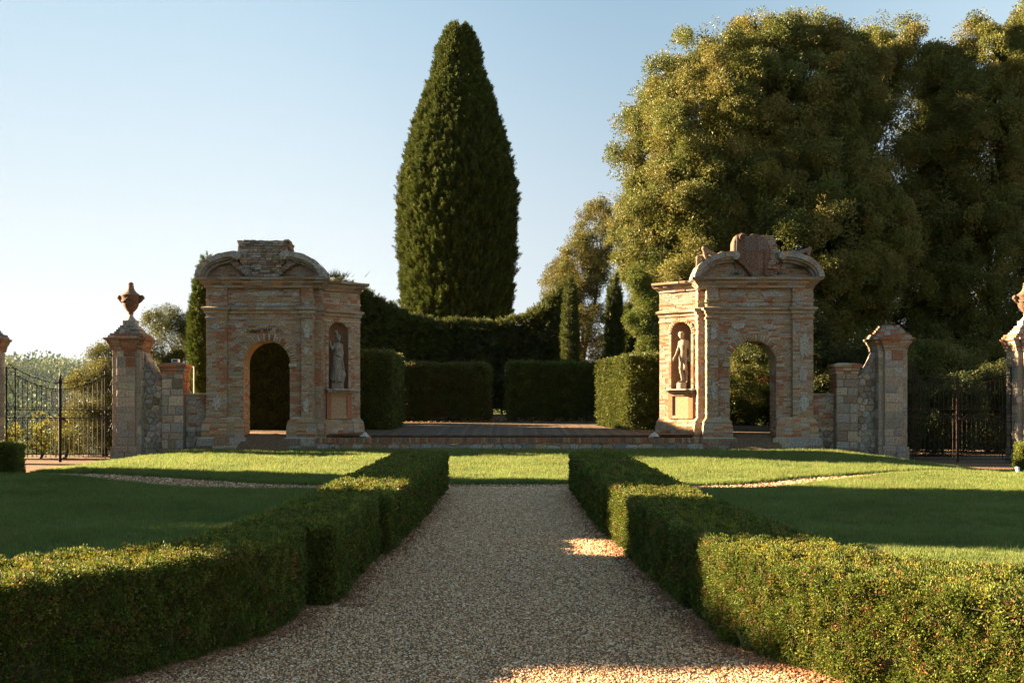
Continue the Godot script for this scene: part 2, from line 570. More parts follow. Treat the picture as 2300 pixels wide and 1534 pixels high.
func rubble(parent: Node3D, o: Vector3, u3: Vector3, nn: Vector3, area: PackedVector2Array, cw: float, ch: float, cols: Array, proud := 0.03) -> void:
	# fitted stones of uneven size: the cells round jittered points, cut to the area
	var lo := area[0]
	var hi := area[0]
	for q in area:
		lo = lo.min(q)
		hi = hi.max(q)
	var pts := []
	var rows := int(ceil((hi.y - lo.y) / ch)) + 2
	var nc := int(ceil((hi.x - lo.x) / cw)) + 2
	for r in rows:
		for q in nc:
			pts.append(Vector2(lo.x + (q - 0.5 + 0.5 * (r % 2) + rng.randf_range(-0.36, 0.36)) * cw, lo.y + (r - 0.5 + rng.randf_range(-0.28, 0.28)) * ch))
	var aspect := cw / ch
	for a in pts:
		var cell := PackedVector2Array([a + Vector2(-cw, -ch) * 1.3, a + Vector2(cw, -ch) * 1.3, a + Vector2(cw, ch) * 1.3, a + Vector2(-cw, ch) * 1.3])
		for b in pts:
			if b == a or absf(b.x - a.x) > cw * 2.6 or absf(b.y - a.y) > ch * 2.6:
				continue
			var m: Vector2 = (a + b) * 0.5
			var dn := Vector2(b.x - a.x, (b.y - a.y) * aspect * aspect)
			var kept := PackedVector2Array()
			for i in cell.size():
				var p := cell[i]
				var q := cell[(i + 1) % cell.size()]
				var fp := (p - m).dot(dn)
				var fq := (q - m).dot(dn)
				if fp <= 0:
					kept.append(p)
				if fp * fq < 0:
					kept.append(p.lerp(q, fp / (fp - fq)))
			cell = kept
			if cell.size() < 3:
				break
		if cell.size() < 3:
			continue
		for piece in Geometry2D.intersect_polygons(cell, area):
			var l2 := Vector2(1e9, 1e9)
			var h2 := -l2
			for q in piece:
				l2 = l2.min(q)
				h2 = h2.max(q)
			if (h2 - l2).x < 0.05 or (h2 - l2).y < 0.04:
				continue
			var arr := []
			for q in piece:
				if arr.is_empty() or q.distance_to(arr[-1]) > 0.025:
					arr.append(q)
			if arr.size() > 2:
				stone("stone", parent, o, u3, nn, arr, proud * rng.randf_range(0.5, 1.4), tint(cols[rng.randi() % cols.size()], 0.25))

func voussoirs(parent: Node3D, p: Vector2, q: Vector2, sx: float, cu: float, sp: float, r0: float, r1: float, count: int, proud: float, key_red := false) -> void:
	var dir := (q - p).normalized()
	var u3 := Vector3(dir.x * sx, 0, -dir.y)
	var nn := Vector3(dir.y * sx, 0, dir.x)
	var o := Vector3(p.x * sx, 0, -p.y)
	for i in count:
		var a := PI - PI * (i + 0.04) / count
		var b := PI - PI * (i + 0.96) / count
		var e := r1 + rng.randf_range(-0.02, 0.02)
		var poly := []
		for w in [[a, r0], [b, r0], [b, e], [a, e]]:
			poly.append(Vector2(cu + cos(w[0]) * w[1], sp + sin(w[0]) * w[1]))
		var col := RED if (key_red and i == count / 2) or rng.randf() < 0.15 else (TAN if rng.randf() < 0.5 else PALE)
		stone("voussoir", parent, o, u3, nn, poly, proud * rng.randf_range(0.8, 1.2), tint(col, 0.15))

# ------------------------------------------------------------------ bodies: tapered capsules joined smoothly and meshed as surface nets
func body(mb: MB, origin: Vector3, turn: float, bones: Array, cell: float, blend: float, col: Color, mirror := 1.0) -> void:
	var lo := Vector3(1e9, 1e9, 1e9)
	var hi := -lo
	for b in bones:
		var r := Vector3.ONE * (maxf(b[2], b[3]) + cell * 3.0)
		lo = lo.min(b[0] - r).min(b[1] - r)
		hi = hi.max(b[0] + r).max(b[1] + r)
	var nx := int((hi.x - lo.x) / cell) + 2
	var ny := int((hi.y - lo.y) / cell) + 2
	var nz := int((hi.z - lo.z) / cell) + 2
	var f := PackedFloat32Array()
	f.resize(nx * ny * nz)
	f.fill(9.0)
	for b in bones:
		var a: Vector3 = b[0]
		var ab: Vector3 = b[1] - a
		var l2 := maxf(ab.length_squared(), 1e-9)
		var m: float = maxf(b[2], b[3]) + blend + cell * 2.0
		var l: Vector3 = (a.min(b[1]) - Vector3.ONE * m - lo) / cell
		var h: Vector3 = (a.max(b[1]) + Vector3.ONE * m - lo) / cell
		for z in range(maxi(0, int(l.z)), mini(nz, int(h.z) + 1)):
			for y in range(maxi(0, int(l.y)), mini(ny, int(h.y) + 1)):
				for x in range(maxi(0, int(l.x)), mini(nx, int(h.x) + 1)):
					var p := lo + Vector3(x, y, z) * cell
					var t := clampf((p - a).dot(ab) / l2, 0.0, 1.0)
					var dd := p.distance_to(a + ab * t) - lerpf(b[2], b[3], t)
					var i := x + nx * (y + ny * z)
					var w := maxf(blend - absf(f[i] - dd), 0.0) / blend
					f[i] = minf(f[i], dd) - w * w * blend * 0.25
	var id := {}
	var pts := []
	var nrm := []
	var faces := []
	var rot := Basis(Vector3.UP, turn)
	for z in nz - 1:
		for y in ny - 1:
			for x in nx - 1:
				var base := x + nx * (y + ny * z)
				var s := 0
				var acc := Vector3.ZERO
				var cnt := 0
				if minf(f[base], f[base + 1 + nx + nx * ny]) > cell * 3.5:
					continue
				for e in 12:
					var ax := e / 4
					var q := e % 4
					var c0 := Vector3i(0, q & 1, q >> 1) if ax == 0 else (Vector3i(q & 1, 0, q >> 1) if ax == 1 else Vector3i(q & 1, q >> 1, 0))
					var c1 := c0
					c1[ax] = 1
					var v0 := f[base + c0.x + nx * (c0.y + ny * c0.z)]
					var v1 := f[base + c1.x + nx * (c1.y + ny * c1.z)]
					if (v0 < 0.0) != (v1 < 0.0):
						acc += Vector3(c0).lerp(Vector3(c1), v0 / (v0 - v1))
						cnt += 1
				if cnt:
					id[base] = pts.size()
					pts.append(lo + (Vector3(x, y, z) + acc / cnt) * cell)
					nrm.append(Vector3.ZERO)
	for base in id:
		var steps := [1, nx, nx * ny]
		var v0 := f[base]
		for ax in 3:
			var v1 := f[base + steps[ax]]
			if (v0 < 0.0) == (v1 < 0.0):
				continue
			var sa: int = steps[(ax + 1) % 3]
			var sb: int = steps[(ax + 2) % 3]
			if not (id.has(base - sa) and id.has(base - sb) and id.has(base - sa - sb)):
				continue
			var q := [id[base], id[base - sa], id[base - sa - sb], id[base - sb]]
			if v0 >= 0.0:
				q = [q[0], q[3], q[2], q[1]]
			faces.append(q)
			var nn: Vector3 = (pts[q[2]] - pts[q[0]]).cross(pts[q[3]] - pts[q[1]])
			for w in q:
				nrm[w] += nn
	var k := mb.v.size()
	for i in pts.size():
		var p: Vector3 = pts[i] * Vector3(mirror, 1, 1)
		mb.v.append(origin + rot * p)
		mb.n.append((rot * (nrm[i] * Vector3(mirror, 1, 1))).normalized())
		mb.c.append(col)
	for q in faces:
		if mirror > 0:
			for w in [q[0], q[2], q[1], q[0], q[3], q[2]]:
				mb.ix.append(k + w)
		else:
			for w in [q[0], q[1], q[2], q[0], q[2], q[3]]:
				mb.ix.append(k + w)

# ------------------------------------------------------------------ the pavilions
func extrude(mb: MB, poly: PackedVector2Array, sx: float, d_front: float, d_back: float, bevel: float, col: Color) -> void:   # a plate with a worn edge; poly in (x, y)
	var inner := Geometry2D.offset_polygon(poly, -bevel)
	var face := poly if inner.is_empty() else inner[0]
	var t := Geometry2D.triangulate_polygon(face)
	for i in range(0, t.size(), 3):
		mb.tri(at(face[t[i]].x * sx, face[t[i]].y, d_front), at(face[t[i + 1]].x * sx, face[t[i + 1]].y, d_front), at(face[t[i + 2]].x * sx, face[t[i + 2]].y, d_front), col, Vector3.BACK)
	t = Geometry2D.triangulate_polygon(poly)
	for i in range(0, t.size(), 3):
		mb.tri(at(poly[t[i]].x * sx, poly[t[i]].y, d_front + bevel * 0.6), at(poly[t[i + 1]].x * sx, poly[t[i + 1]].y, d_front + bevel * 0.6), at(poly[t[i + 2]].x * sx, poly[t[i + 2]].y, d_front + bevel * 0.6), col, Vector3.BACK)
		mb.tri(at(poly[t[i]].x * sx, poly[t[i]].y, d_back), at(poly[t[i + 1]].x * sx, poly[t[i + 1]].y, d_back), at(poly[t[i + 2]].x * sx, poly[t[i + 2]].y, d_back), col, Vector3.FORWARD)
	var mid := Vector2.ZERO
	for q in poly:
		mid += q / poly.size()
	for i in poly.size():
		var a := poly[i]
		var b := poly[(i + 1) % poly.size()]
		var m := (a + b) * 0.5 - mid
		mb.quad(at(a.x * sx, a.y, d_front + bevel * 0.6), at(b.x * sx, b.y, d_front + bevel * 0.6), at(b.x * sx, b.y, d_back), at(a.x * sx, a.y, d_back), col, Vector3(m.x * sx, m.y, 0))
	for i in face.size():
		var a := face[i]
		var b := face[(i + 1) % face.size()]
		var dn := (b - a).orthogonal().normalized() * bevel
		if Geometry2D.is_point_in_polygon((a + b) * 0.5 + dn * 0.2, face):
			dn = -dn
		mb.quad(at(a.x * sx, a.y, d_front), at(b.x * sx, b.y, d_front), at((b.x + dn.x) * sx, b.y + dn.y, d_front + bevel * 0.6), at((a.x + dn.x) * sx, a.y + dn.y, d_front + bevel * 0.6), col, Vector3(dn.x * sx, dn.y, bevel))

func pavilion(s: float, label: String) -> Node3D:
	var root := thing("garden_pavilion", label, "pavilion", Vector3(s * 7.4, 0.75, -35.0), "brick pavilions flanking the garden stage")
	var A := [Vector2(5.1, 37.2), Vector2(4.92, 36.5), Vector2(5.98, 35.7), Vector2(5.98, 35.3), Vector2(6.2, 35.3), Vector2(6.2, 34.95), Vector2(6.55, 34.95), Vector2(6.55, 35.07), Vector2(8.9, 35.07), Vector2(8.9, 34.95), Vector2(9.54, 34.95), Vector2(9.54, 35.9)]
	var C := [A[0], A[1], A[2], Vector2(5.98, 34.95), A[10], A[11]]
	var arch := [1.12, 0.735, 3.43, 0.3]
	var niche := [0.80, 0.36, 4.47, 2.66]
	var core := MB.new()
	var bm := MB.new()
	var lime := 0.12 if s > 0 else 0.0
	for i in A.size() - 1:
		var hole := niche if i == 1 else (arch if i == 7 else [])
		wall_face(core, A[i], A[i + 1], s, 0.4, 6.1, Color.WHITE, hole)
		bricks(bm, A[i], A[i + 1], s, 1.72, 5.85, hole, 0.5 if i == 1 and s > 0 else lime)  # right bay bricks paled, putting its sunlight into the colour
	wall_face(core, Vector2(9.54, 35.9), Vector2(6.0, 35.9), s, 0.4, 6.1, Color.WHITE, [1.87, 0.735, 3.43, 0.3])
	wall_face(core, Vector2(6.0, 35.9), Vector2(5.9, 36.6), s, 0.4, 6.1, Color.WHITE)
	wall_face(core, Vector2(5.9, 36.6), A[0], s, 0.4, 6.1, Color.WHITE)
	bricks(bm, Vector2(8.405, 35.9), Vector2(8.405, 35.07), s, 1.2, 3.43, [], 0.1)
	bricks(bm, Vector2(6.935, 35.07), Vector2(6.935, 35.9), s, 1.2, 3.43, [], 0.1)
	for e in [[Vector2(8.405, 35.9), Vector2(8.405, 35.07)], [Vector2(6.935, 35.07), Vector2(6.935, 35.9)]]:
		wall_face(core, e[0], e[1], s, 0.3, 3.43, Color.WHITE)
	for i in 16:   # the underside of the arch
		var a := PI * i / 16.0
		var b := PI * (i + 1) / 16.0
		var pa := Vector2(7.67 + cos(a) * 0.735, 3.43 + sin(a) * 0.735)
		var pb := Vector2(7.67 + cos(b) * 0.735, 3.43 + sin(b) * 0.735)
		bm.quad(at(pa.x * s, pa.y, 35.06), at(pb.x * s, pb.y, 35.06), at(pb.x * s, pb.y, 35.9), at(pa.x * s, pa.y, 35.9), brick_color(at(pa.x, pa.y, 30)), Vector3(-cos(a) * s, -sin(a), 0))
	core.quad(at(5.98 * s, 6.1, 34.95), at(9.54 * s, 6.1, 34.95), at(9.54 * s, 6.1, 35.9), at(5.98 * s, 6.1, 35.9), Color.WHITE, Vector3.UP)
	core.quad(at(A[0].x * s, 6.1, A[0].y), at(A[1].x * s, 6.1, A[1].y), at(A[2].x * s, 6.1, A[2].y), at(5.9 * s, 6.1, 36.6), Color.WHITE, Vector3.UP)
	part("wall", core, M.mortar, root)
	var bw := part("brickwork", bm, M.brick, root)
	bw.set_meta("kind", "stuff")
	# plinths, strings and cornices follow the breaks of the front
	var pier_a := [A[0], A[1], A[2], A[3], A[4], A[5], Vector2(6.86, 34.95), Vector2(6.86, 35.5)]
	var pier_b := [Vector2(8.48, 35.5), Vector2(8.48, 34.95), A[10], A[11]]
	for pier in [pier_a, pier_b]:
		var pl := MB.new()
		moulding(pl, pier, s, [Vector2(0.13, 1.10), Vector2(0.13, 1.16), Vector2(0.132, 1.22), Vector2(0.133, 1.28), Vector2(0.135, 1.34), Vector2(0.132, 1.40), Vector2(0.13, 1.46), Vector2(0.10, 1.55), Vector2(0.11, 1.60), Vector2(0.03, 1.70), Vector2(-0.01, 1.76)], 0.2, 0.012, [RED, TAN, TAN, PALE, GREY, TAN])
		part("plinth", pl, M.brick, root)
		pl = MB.new()
		moulding(pl, pier, s, [Vector2(0.25, 0.35), Vector2(0.25, 0.62), Vector2(0.26, 0.86), Vector2(0.24, 1.08), Vector2(0.12, 1.13)], 0.42, 0.02, [GREY, GREY, PALE, DARK])
		part("footing", pl, M.stone, root)
	var mo := MB.new()
	moulding(mo, A, s, [Vector2(0, 4.82), Vector2(0.035, 4.84), Vector2(0.035, 4.90), Vector2(0, 4.92)])
	part("string_course", mo, M.brick, root)
	mo = MB.new()
	moulding(mo, A, s, [Vector2(0, 4.99), Vector2(0.05, 5.02), Vector2(0.06, 5.09), Vector2(0.13, 5.14), Vector2(0.14, 5.19), Vector2(-0.01, 5.24)], 0.29, 0.012, [TAN, PALE, GREY, TAN])
	part("string_course", mo, M.brick, root)
	mo = MB.new()
	moulding(mo, A, s, [Vector2(0, 5.38), Vector2(0.03, 5.40), Vector2(0.03, 5.45), Vector2(0, 5.47)])
	part("string_course", mo, M.brick, root)
	mo = MB.new()
	moulding(mo, C, s, [Vector2(-0.05, 5.78), Vector2(0.05, 5.82), Vector2(0.06, 5.88), Vector2(0.16, 5.97), Vector2(0.17, 6.01), Vector2(0.27, 6.06), Vector2(0.28, 6.11), Vector2(0.24, 6.13), Vector2(-0.30, 6.17)], 0.3, 0.018, [TAN, GREY, DARK, TAN])
	part("cornice", mo, M.brick, root)
	# patches of old plaster left on the frieze and on the wall, thin slabs with torn outlines
	for pp in ([[7.7, 5.64, 0.75, 0.10], [6.75, 5.62, 0.14, 0.08], [7.5, 5.31, 0.8, 0.07], [8.5, 5.31, 0.25, 0.07], [6.38, 4.45, 0.12, 0.3], [6.38, 5.3, 0.12, 0.12], [9.2, 5.62, 0.2, 0.08], [9.25, 4.6, 0.18, 0.12], [6.4, 3.85, 0.1, 0.16], [8.55, 4.65, 0.2, 0.1], [9.2, 2.2, 0.16, 0.25], [6.4, 2.1, 0.1, 0.3]] if s < 0 else [[7.6, 5.31, 0.7, 0.08], [8.3, 5.62, 0.5, 0.12], [7.2, 5.63, 0.3, 0.09], [9.25, 4.0, 0.2, 0.45], [9.2, 3.1, 0.17, 0.3], [7.2, 4.62, 0.25, 0.12], [8.2, 4.6, 0.3, 0.1], [6.4, 4.4, 0.1, 0.3], [6.4, 2.6, 0.1, 0.35], [9.25, 2.2, 0.2, 0.28], [9.2, 5.33, 0.2, 0.06]]):
		var poly := PackedVector2Array()
		for i in 26:
			var an := TAU * i / 26
			var rr := 0.8 + 0.35 * noise.get_noise_2d(cos(an) * 1.6 + pp[0] * 7.0, sin(an) * 1.6 + pp[1] * 5.0) + rng.randf_range(-0.12, 0.12)
			poly.append(Vector2(pp[0] + cos(an) * pp[2] * rr, pp[1] + sin(an) * pp[3] * rr))
		var dp: float = 34.915 if pp[0] < 6.55 or pp[0] > 8.9 else 35.035
		var pm := MB.new()
		extrude(pm, poly, s, dp, dp + 0.03, 0.006, tint(Color(0.42, 0.395, 0.345), 0.1))
		part("plaster_patch", pm, M.stone, root)
	# ring of the arch, imposts
	voussoirs(root, A[7], A[8], s, 1.12, 3.43, 0.735, 0.95, 31, 0.045, s < 0)
	for e in [[6.70, 6.95], [8.39, 8.64]]:
		var im := MB.new()
		im.box(at((e[0] + e[1]) * 0.5 * s, 3.39, 35.04), Vector3((e[1] - e[0]) * 0.5, 0, 0), Vector3(0, 0.05, 0), Vector3(0, 0, 0.07), tint(PALE, 0.1))
		part("impost", im, M.stone, root)
	# niche: a hollow half cylinder under a quarter dome
	var bd: Vector2 = (A[2] - A[1]).normalized()
	var bu := Vector3(bd.x * s, 0, -bd.y)
	var bn := Vector3(bd.y * s, 0, bd.x)
	var bo := Vector3(A[1].x * s, 0, -A[1].y)
	var nc := bo + bu * 0.80
	var nm := MB.new()
	var g := []
	for r in 12:
		var y := 2.66 + (4.47 - 2.66) * r / 4.0
		var rr := 0.36
		if r > 4:
			var el := PI * 0.5 * (r - 4) / 7.0
			y = 4.47 + sin(el) * 0.36
			rr = maxf(cos(el), 0.01) * 0.36
		for q in 17:
			var an := PI * q / 16.0
			g.append(nc + bu * cos(an) * rr - bn * sin(an) * rr + Vector3(0, y, 0))
	nm.smooth_grid(g, 17, Color(0.30, 0.17, 0.10), false, s > 0)
	part("niche", nm, M.brick, root)
	voussoirs(root, A[1], A[2], s, 0.80, 4.47, 0.36, 0.50, 17, 0.03, s < 0)
	for e in [-1.0, 1.0]:
		var jm := MB.new()
		for i in 26:
			jm.box(nc + bu * e * 0.405 + bn * 0.012 + Vector3(0, 2.70 + i * 0.068, 0), bu * 0.045, Vector3(0, 0.029, 0), bn * rng.randf_range(0.014, 0.022), brick_color(nc + Vector3(0, i * 0.07, 0), 0.2))
		var q := part("niche_jamb", jm, M.brick, root)
		q.set_meta("kind", "stuff")
	var lm := MB.new()
	lm.box(nc + bn * 0.08 + Vector3(0, 2.635, 0), bu * 0.52, Vector3(0, 0.025, 0), bn * 0.17, tint(GREY, 0.1))
	lm.box(nc + bn * 0.05 + Vector3(0, 2.58, 0), bu * 0.46, Vector3(0, 0.03, 0), bn * 0.13, tint(PALE, 0.1))
	part("ledge", lm, M.stone, root)
	lm = MB.new()
	lm.box(nc + bn * 0.02 + Vector3(0, 2.645, 0), bu * 0.36, Vector3(0, 0.02, 0), bn * 0.36, tint(GREY, 0.1))
	part("niche_floor", lm, M.stone, root)
	lm = MB.new()   # pedestal with a sunk panel
	for b in [[-0.37, 0, 0.08, 0.42, 2.13], [0.37, 0, 0.08, 0.42, 2.13], [0, 0.37, 0.29, 0.05, 2.13], [0, -0.37, 0.29, 0.05, 2.13]]:
		lm.box(nc + bu * b[0] + bn * 0.02 + Vector3(0, b[4] + b[1], 0), bu * b[2], Vector3(0, b[3], 0), bn * 0.06, tint(RED if b[1] == 0 else TAN, 0.15))
	lm.box(nc + bn * 0.0 + Vector3(0, 2.13, 0), bu * 0.29, Vector3(0, 0.32, 0), bn * 0.04, tint(TAN, 0.1))
	part("pedestal", lm, M.brick, root)
	# segmental pediment
	var pc := Vector2(7.8, 3.97)
	for e in [-1.0, 1.0]:
		var am := MB.new()
		for ring in [[0.17, 0.0, 34.66], [0.23, 0.16, 34.75], [0.31, 0.22, 34.92]]:
			for i in 12:
				var w := rng.randf_range(-0.012, 0.012)
				var q := []
				for z in [[i / 12.0, ring[0]], [(i + 0.985) / 12.0, ring[0]], [(i + 0.985) / 12.0, ring[1] + w], [i / 12.0, ring[1] + w]]:
					var an: float = PI * 0.5 * (1.0 - z[0])
					q.append(Vector2(pc.x + e * (0.76 + cos(an) * (1.27 - z[1])), 6.13 + sin(an) * (0.80 - z[1])))
				var col := tint(GREY if rng.randf() < 0.8 else TAN, 0.2)
				var dw: float = ring[2] + rng.randf_range(-0.01, 0.01)
				am.quad(at(q[0].x * s, q[0].y, dw), at(q[1].x * s, q[1].y, dw), at(q[2].x * s, q[2].y, dw), at(q[3].x * s, q[3].y, dw), col, Vector3.BACK)
				am.quad(at(q[3].x * s, q[3].y, dw), at(q[2].x * s, q[2].y, dw), at(q[2].x * s, q[2].y, 35.75), at(q[3].x * s, q[3].y, 35.75), col, Vector3(0, 1, 0))
				am.quad(at(q[0].x * s, q[0].y, dw), at(q[1].x * s, q[1].y, dw), at(q[1].x * s, q[1].y, 35.4), at(q[0].x * s, q[0].y, 35.4), col, Vector3(0, -1, 0))
				if i == 0 or i == 11:
					for z in [0, 1]:
						am.quad(at(q[z].x * s, q[z].y, dw), at(q[3 - z].x * s, q[3 - z].y, dw), at(q[3 - z].x * s, q[3 - z].y, 35.7), at(q[z].x * s, q[z].y, 35.7), col)
		part("pediment_cornice", am, M.stone, root)
		var vm := MB.new()   # the curled end of the broken pediment
		var vc := Vector2(pc.x + e * 0.74, 6.80)
		for q in 14:
			var a := TAU * q / 14
			var b := TAU * (q + 1) / 14
			var pa := vc + Vector2(cos(a), sin(a)) * 0.13
			var pb := vc + Vector2(cos(b), sin(b)) * 0.13
			vm.quad(at(pa.x * s, pa.y, 34.68), at(pb.x * s, pb.y, 34.68), at(pb.x * s, pb.y, 35.4), at(pa.x * s, pa.y, 35.4), GREY, Vector3(cos(a) * s, sin(a), 0))
			vm.tri(at(vc.x * s, vc.y, 34.64), at(pa.x * s, pa.y, 34.68), at(pb.x * s, pb.y, 34.68), tint(GREY, 0.1), Vector3.BACK)
		part("volute", vm, M.stone, root)
	var tm := MB.new()
	var tb := MB.new()
	for r in 10:
		var y := 6.14 + r * 0.06
		var hw := 0.76 + 1.02 * sqrt(maxf(0.0, 1.0 - pow((y - 6.13) / 0.62, 2.0)))
		var h2 := 0.76 + 1.02 * sqrt(maxf(0.0, 1.0 - pow((y + 0.06 - 6.13) / 0.62, 2.0)))
		for e in [35.15, 35.7]:
			tm.quad(at((7.8 - hw) * s, y, e), at((7.8 + hw) * s, y, e), at((7.8 + h2) * s, y + 0.06, e), at((7.8 - h2) * s, y + 0.06, e), Color.WHITE, Vector3(0, 0, 1 if e < 35.4 else -1))
		bricks(tb, Vector2(7.8 - h2, 35.15), Vector2(7.8 + h2, 35.15), s, y, y + 0.06, [], 0.12)
	part("tympanum", tm, M.mortar, root)
	part("tympanum_brickwork", tb, M.brick, root).set_meta("kind", "stuff")
	return root

func rubble_crest(root: Node3D) -> void:   # the raised block of rough bricks over the left pediment
	var k := MB.new()
	k.box(at(-7.75, 6.95, 35.3), Vector3(0.74, 0, 0), Vector3(0, 0.29, 0), Vector3(0, 0, 0.36), Color.WHITE)
	part("crest_core", k, M.mortar, root)
	var m := MB.new()
	var y := 6.16
	while y < 7.24:
		var h := rng.randf_range(0.05, 0.09)
		var half := lerpf(0.42, 0.77, clampf((y - 6.16) / 0.5, 0.0, 1.0))
		var x := -7.75 - half
		while x < -7.75 + half - 0.05:
			var w := rng.randf_range(0.12, 0.34)
			w = minf(w, -7.75 + half - x)
			var pr := rng.randf_range(0.0, 0.055)
			m.box(at(x + w * 0.5, y + h * 0.5, 34.96 - pr * 0.5), Vector3(w * 0.5 - 0.006, rng.randf_range(-0.006, 0.006), 0), Vector3(0, h * 0.5 - 0.006, 0), Vector3(0, 0, 0.06 + pr * 0.5), tint([DARK, GREY, DARK, TAN, GREY][rng.randi() % 5], 0.25))
			x += w
		for e in ([-8.5, -6.99] if y > 6.75 else []):
			m.box(at(e, y + h * 0.5, 35.35), Vector3(0.05 + rng.randf() * 0.03, 0, 0), Vector3(0, h * 0.5 - 0.006, 0), Vector3(0, 0, 0.33), tint([DARK, RED, TAN][rng.randi() % 3], 0.25))
		y += h
	for i in 14:
		m.box(at(-8.5 + i * 0.115, 7.25 + rng.randf_range(0, 0.03), 35.2 + rng.randf_range(-0.1, 0.1)), Vector3(0.075, rng.randf_range(-0.01, 0.01), 0), Vector3(0, 0.035, 0), Vector3(0, 0, 0.3), tint(DARK, 0.3))
	part("crest_brickwork", m, M.brick, root).set_meta("kind", "stuff")
	for e in [-1.0, 1.0]:   # slanting courses below it, where a carved shield has fallen away
		for i in 22:
			var f := MB.new()
			var t := (i % 11) / 10.0
			var off := 0.10 * (i / 11)
			f.box(at(-7.75 + e * (lerpf(0.98, 0.42, t) - off * 0.4), lerpf(6.66, 6.24, t) - off * 0.7 + rng.randf_range(-0.015, 0.015), 34.95), Vector3(0.075, -e * 0.03, 0), Vector3(e * 0.01, 0.022, 0), Vector3(0, 0, 0.07 + rng.randf() * 0.04), tint(GREY if rng.randf() < 0.4 else DARK, 0.25))
			part("brick", f, M.brick, root)

func shield_crest(root: Node3D) -> void:   # worn coat of arms over the right pediment
	var X := func(px: float) -> float: return (px - 1145.0) / 71.8
	var Y := func(py: float) -> float: return 1.6 + (948.0 - py) / 71.8
	var P := func(list: Array) -> PackedVector2Array:
		var o := PackedVector2Array()
		for q in list:
			o.append(Vector2(X.call(1540.0 + q[0] / 7.19), Y.call(515.0 + q[1] / 7.19)))
		return o
	var k := MB.new()
	k.box(at(8.0, 6.9, 35.25), Vector3(0.22, 0, 0), Vector3(0, 0.48, 0), Vector3(0, 0, 0.22), Color.WHITE)
	part("crest_core", k, M.mortar, root)
	var m := MB.new()
	for r in 15:
		var x := 7.75
		var edge := 8.44 - maxf(0.0, r - 9.0) * 0.035 + rng.randf_range(-0.03, 0.03)
		while x < edge - 0.04:
			var w := rng.randf_range(0.1, 0.3)
			w = minf(w, edge - x)
			m.box(at(x + w * 0.5, 6.45 + r * 0.07, 35.02 - rng.randf() * 0.03), Vector3(w * 0.5 - 0.005, 0, 0), Vector3(0, 0.029, 0), Vector3(0, 0, 0.06), brick_color(at(x, r, 30), 0.35))
			x += w
		m.box(at(edge - 0.03, 6.45 + r * 0.07, 35.25), Vector3(0.04 + rng.randf() * 0.03, 0, 0), Vector3(0, 0.029, 0), Vector3(0, 0, 0.24), tint(GREY, 0.3))
	part("crest_brickwork", m, M.brick, root).set_meta("kind", "stuff")
	var sh := MB.new()
	var rose := Color(0.27, 0.155, 0.105)
	extrude(sh, P.call([[800, 440], [780, 330], [785, 190], [830, 90], [915, 50], [975, 65], [1005, 105], [1095, 62], [1185, 85], [1260, 120], [1340, 210], [1390, 330], [1380, 470], [1310, 610], [1240, 720], [1170, 830], [1100, 800], [1030, 690], [950, 590], [860, 520]]), 1.0, 34.84, 35.35, 0.03, rose)
	part("shield", sh, M.terracotta, root)
	for b in [[[[960, 110], [1120, 100], [1125, 350], [945, 350]], 34.822], [[[1165, 110], [1250, 140], [1330, 240], [1355, 345], [1170, 345]], 34.822], [[[940, 400], [1120, 400], [1120, 640], [1000, 560]], 34.826], [[[1165, 395], [1360, 400], [1330, 540], [1250, 630], [1165, 640]], 34.826], [[[1040, 680], [1240, 665], [1200, 780], [1150, 820], [1100, 780]], 34.82], [[[825, 120], [905, 70], [930, 110], [880, 180], [870, 370], [815, 380]], 34.81]]:
		var f := MB.new()
		extrude(f, P.call(b[0]), 1.0, b[1], 34.85, 0.02, tint(Color(0.26, 0.17, 0.12) if b[1] > 34.824 else Color(0.25, 0.20, 0.16), 0.25))
		part("shield_field", f, M.terracotta, root)
	var sc := MB.new()
	var pts := []
	for i in 26:
		var an := 0.6 + i * 0.42
		pts.append(at(7.30 + cos(an) * (0.12 - i * 0.004), 7.36 + sin(an) * (0.12 - i * 0.004), 34.80 + i * 0.001))
	sc.tube(pts, [0.03], 6, rose)
	part("scroll", sc, M.terracotta, root)
	var leg := MB.new()
	body(leg, at(8.03, 6.3, 34.86), 0, [[Vector3(0, 0.62, 0), Vector3(-0.01, 0.25, 0.02), 0.09, 0.075], [Vector3(-0.01, 0.25, 0.02), Vector3(0.0, -0.08, 0), 0.07, 0.05], [Vector3(0, -0.08, 0), Vector3(0.05, -0.12, 0.08), 0.05, 0.035]], 0.02, 0.05, Color(0.27, 0.16, 0.11))
	part("carved_leg", leg, M.terracotta, root)
	for i in 3:   # iron cramps
		var im := MB.new()
		var a := at([7.03, 8.6, 8.42][i], [6.62, 6.62, 6.75][i], 35.0)
		im.tube([a, a + Vector3([0.07, -0.12, -0.05][i], -0.22, 0.08)], [0.012], 5, Color.WHITE)
		part("iron_cramp", im, M.iron, root)

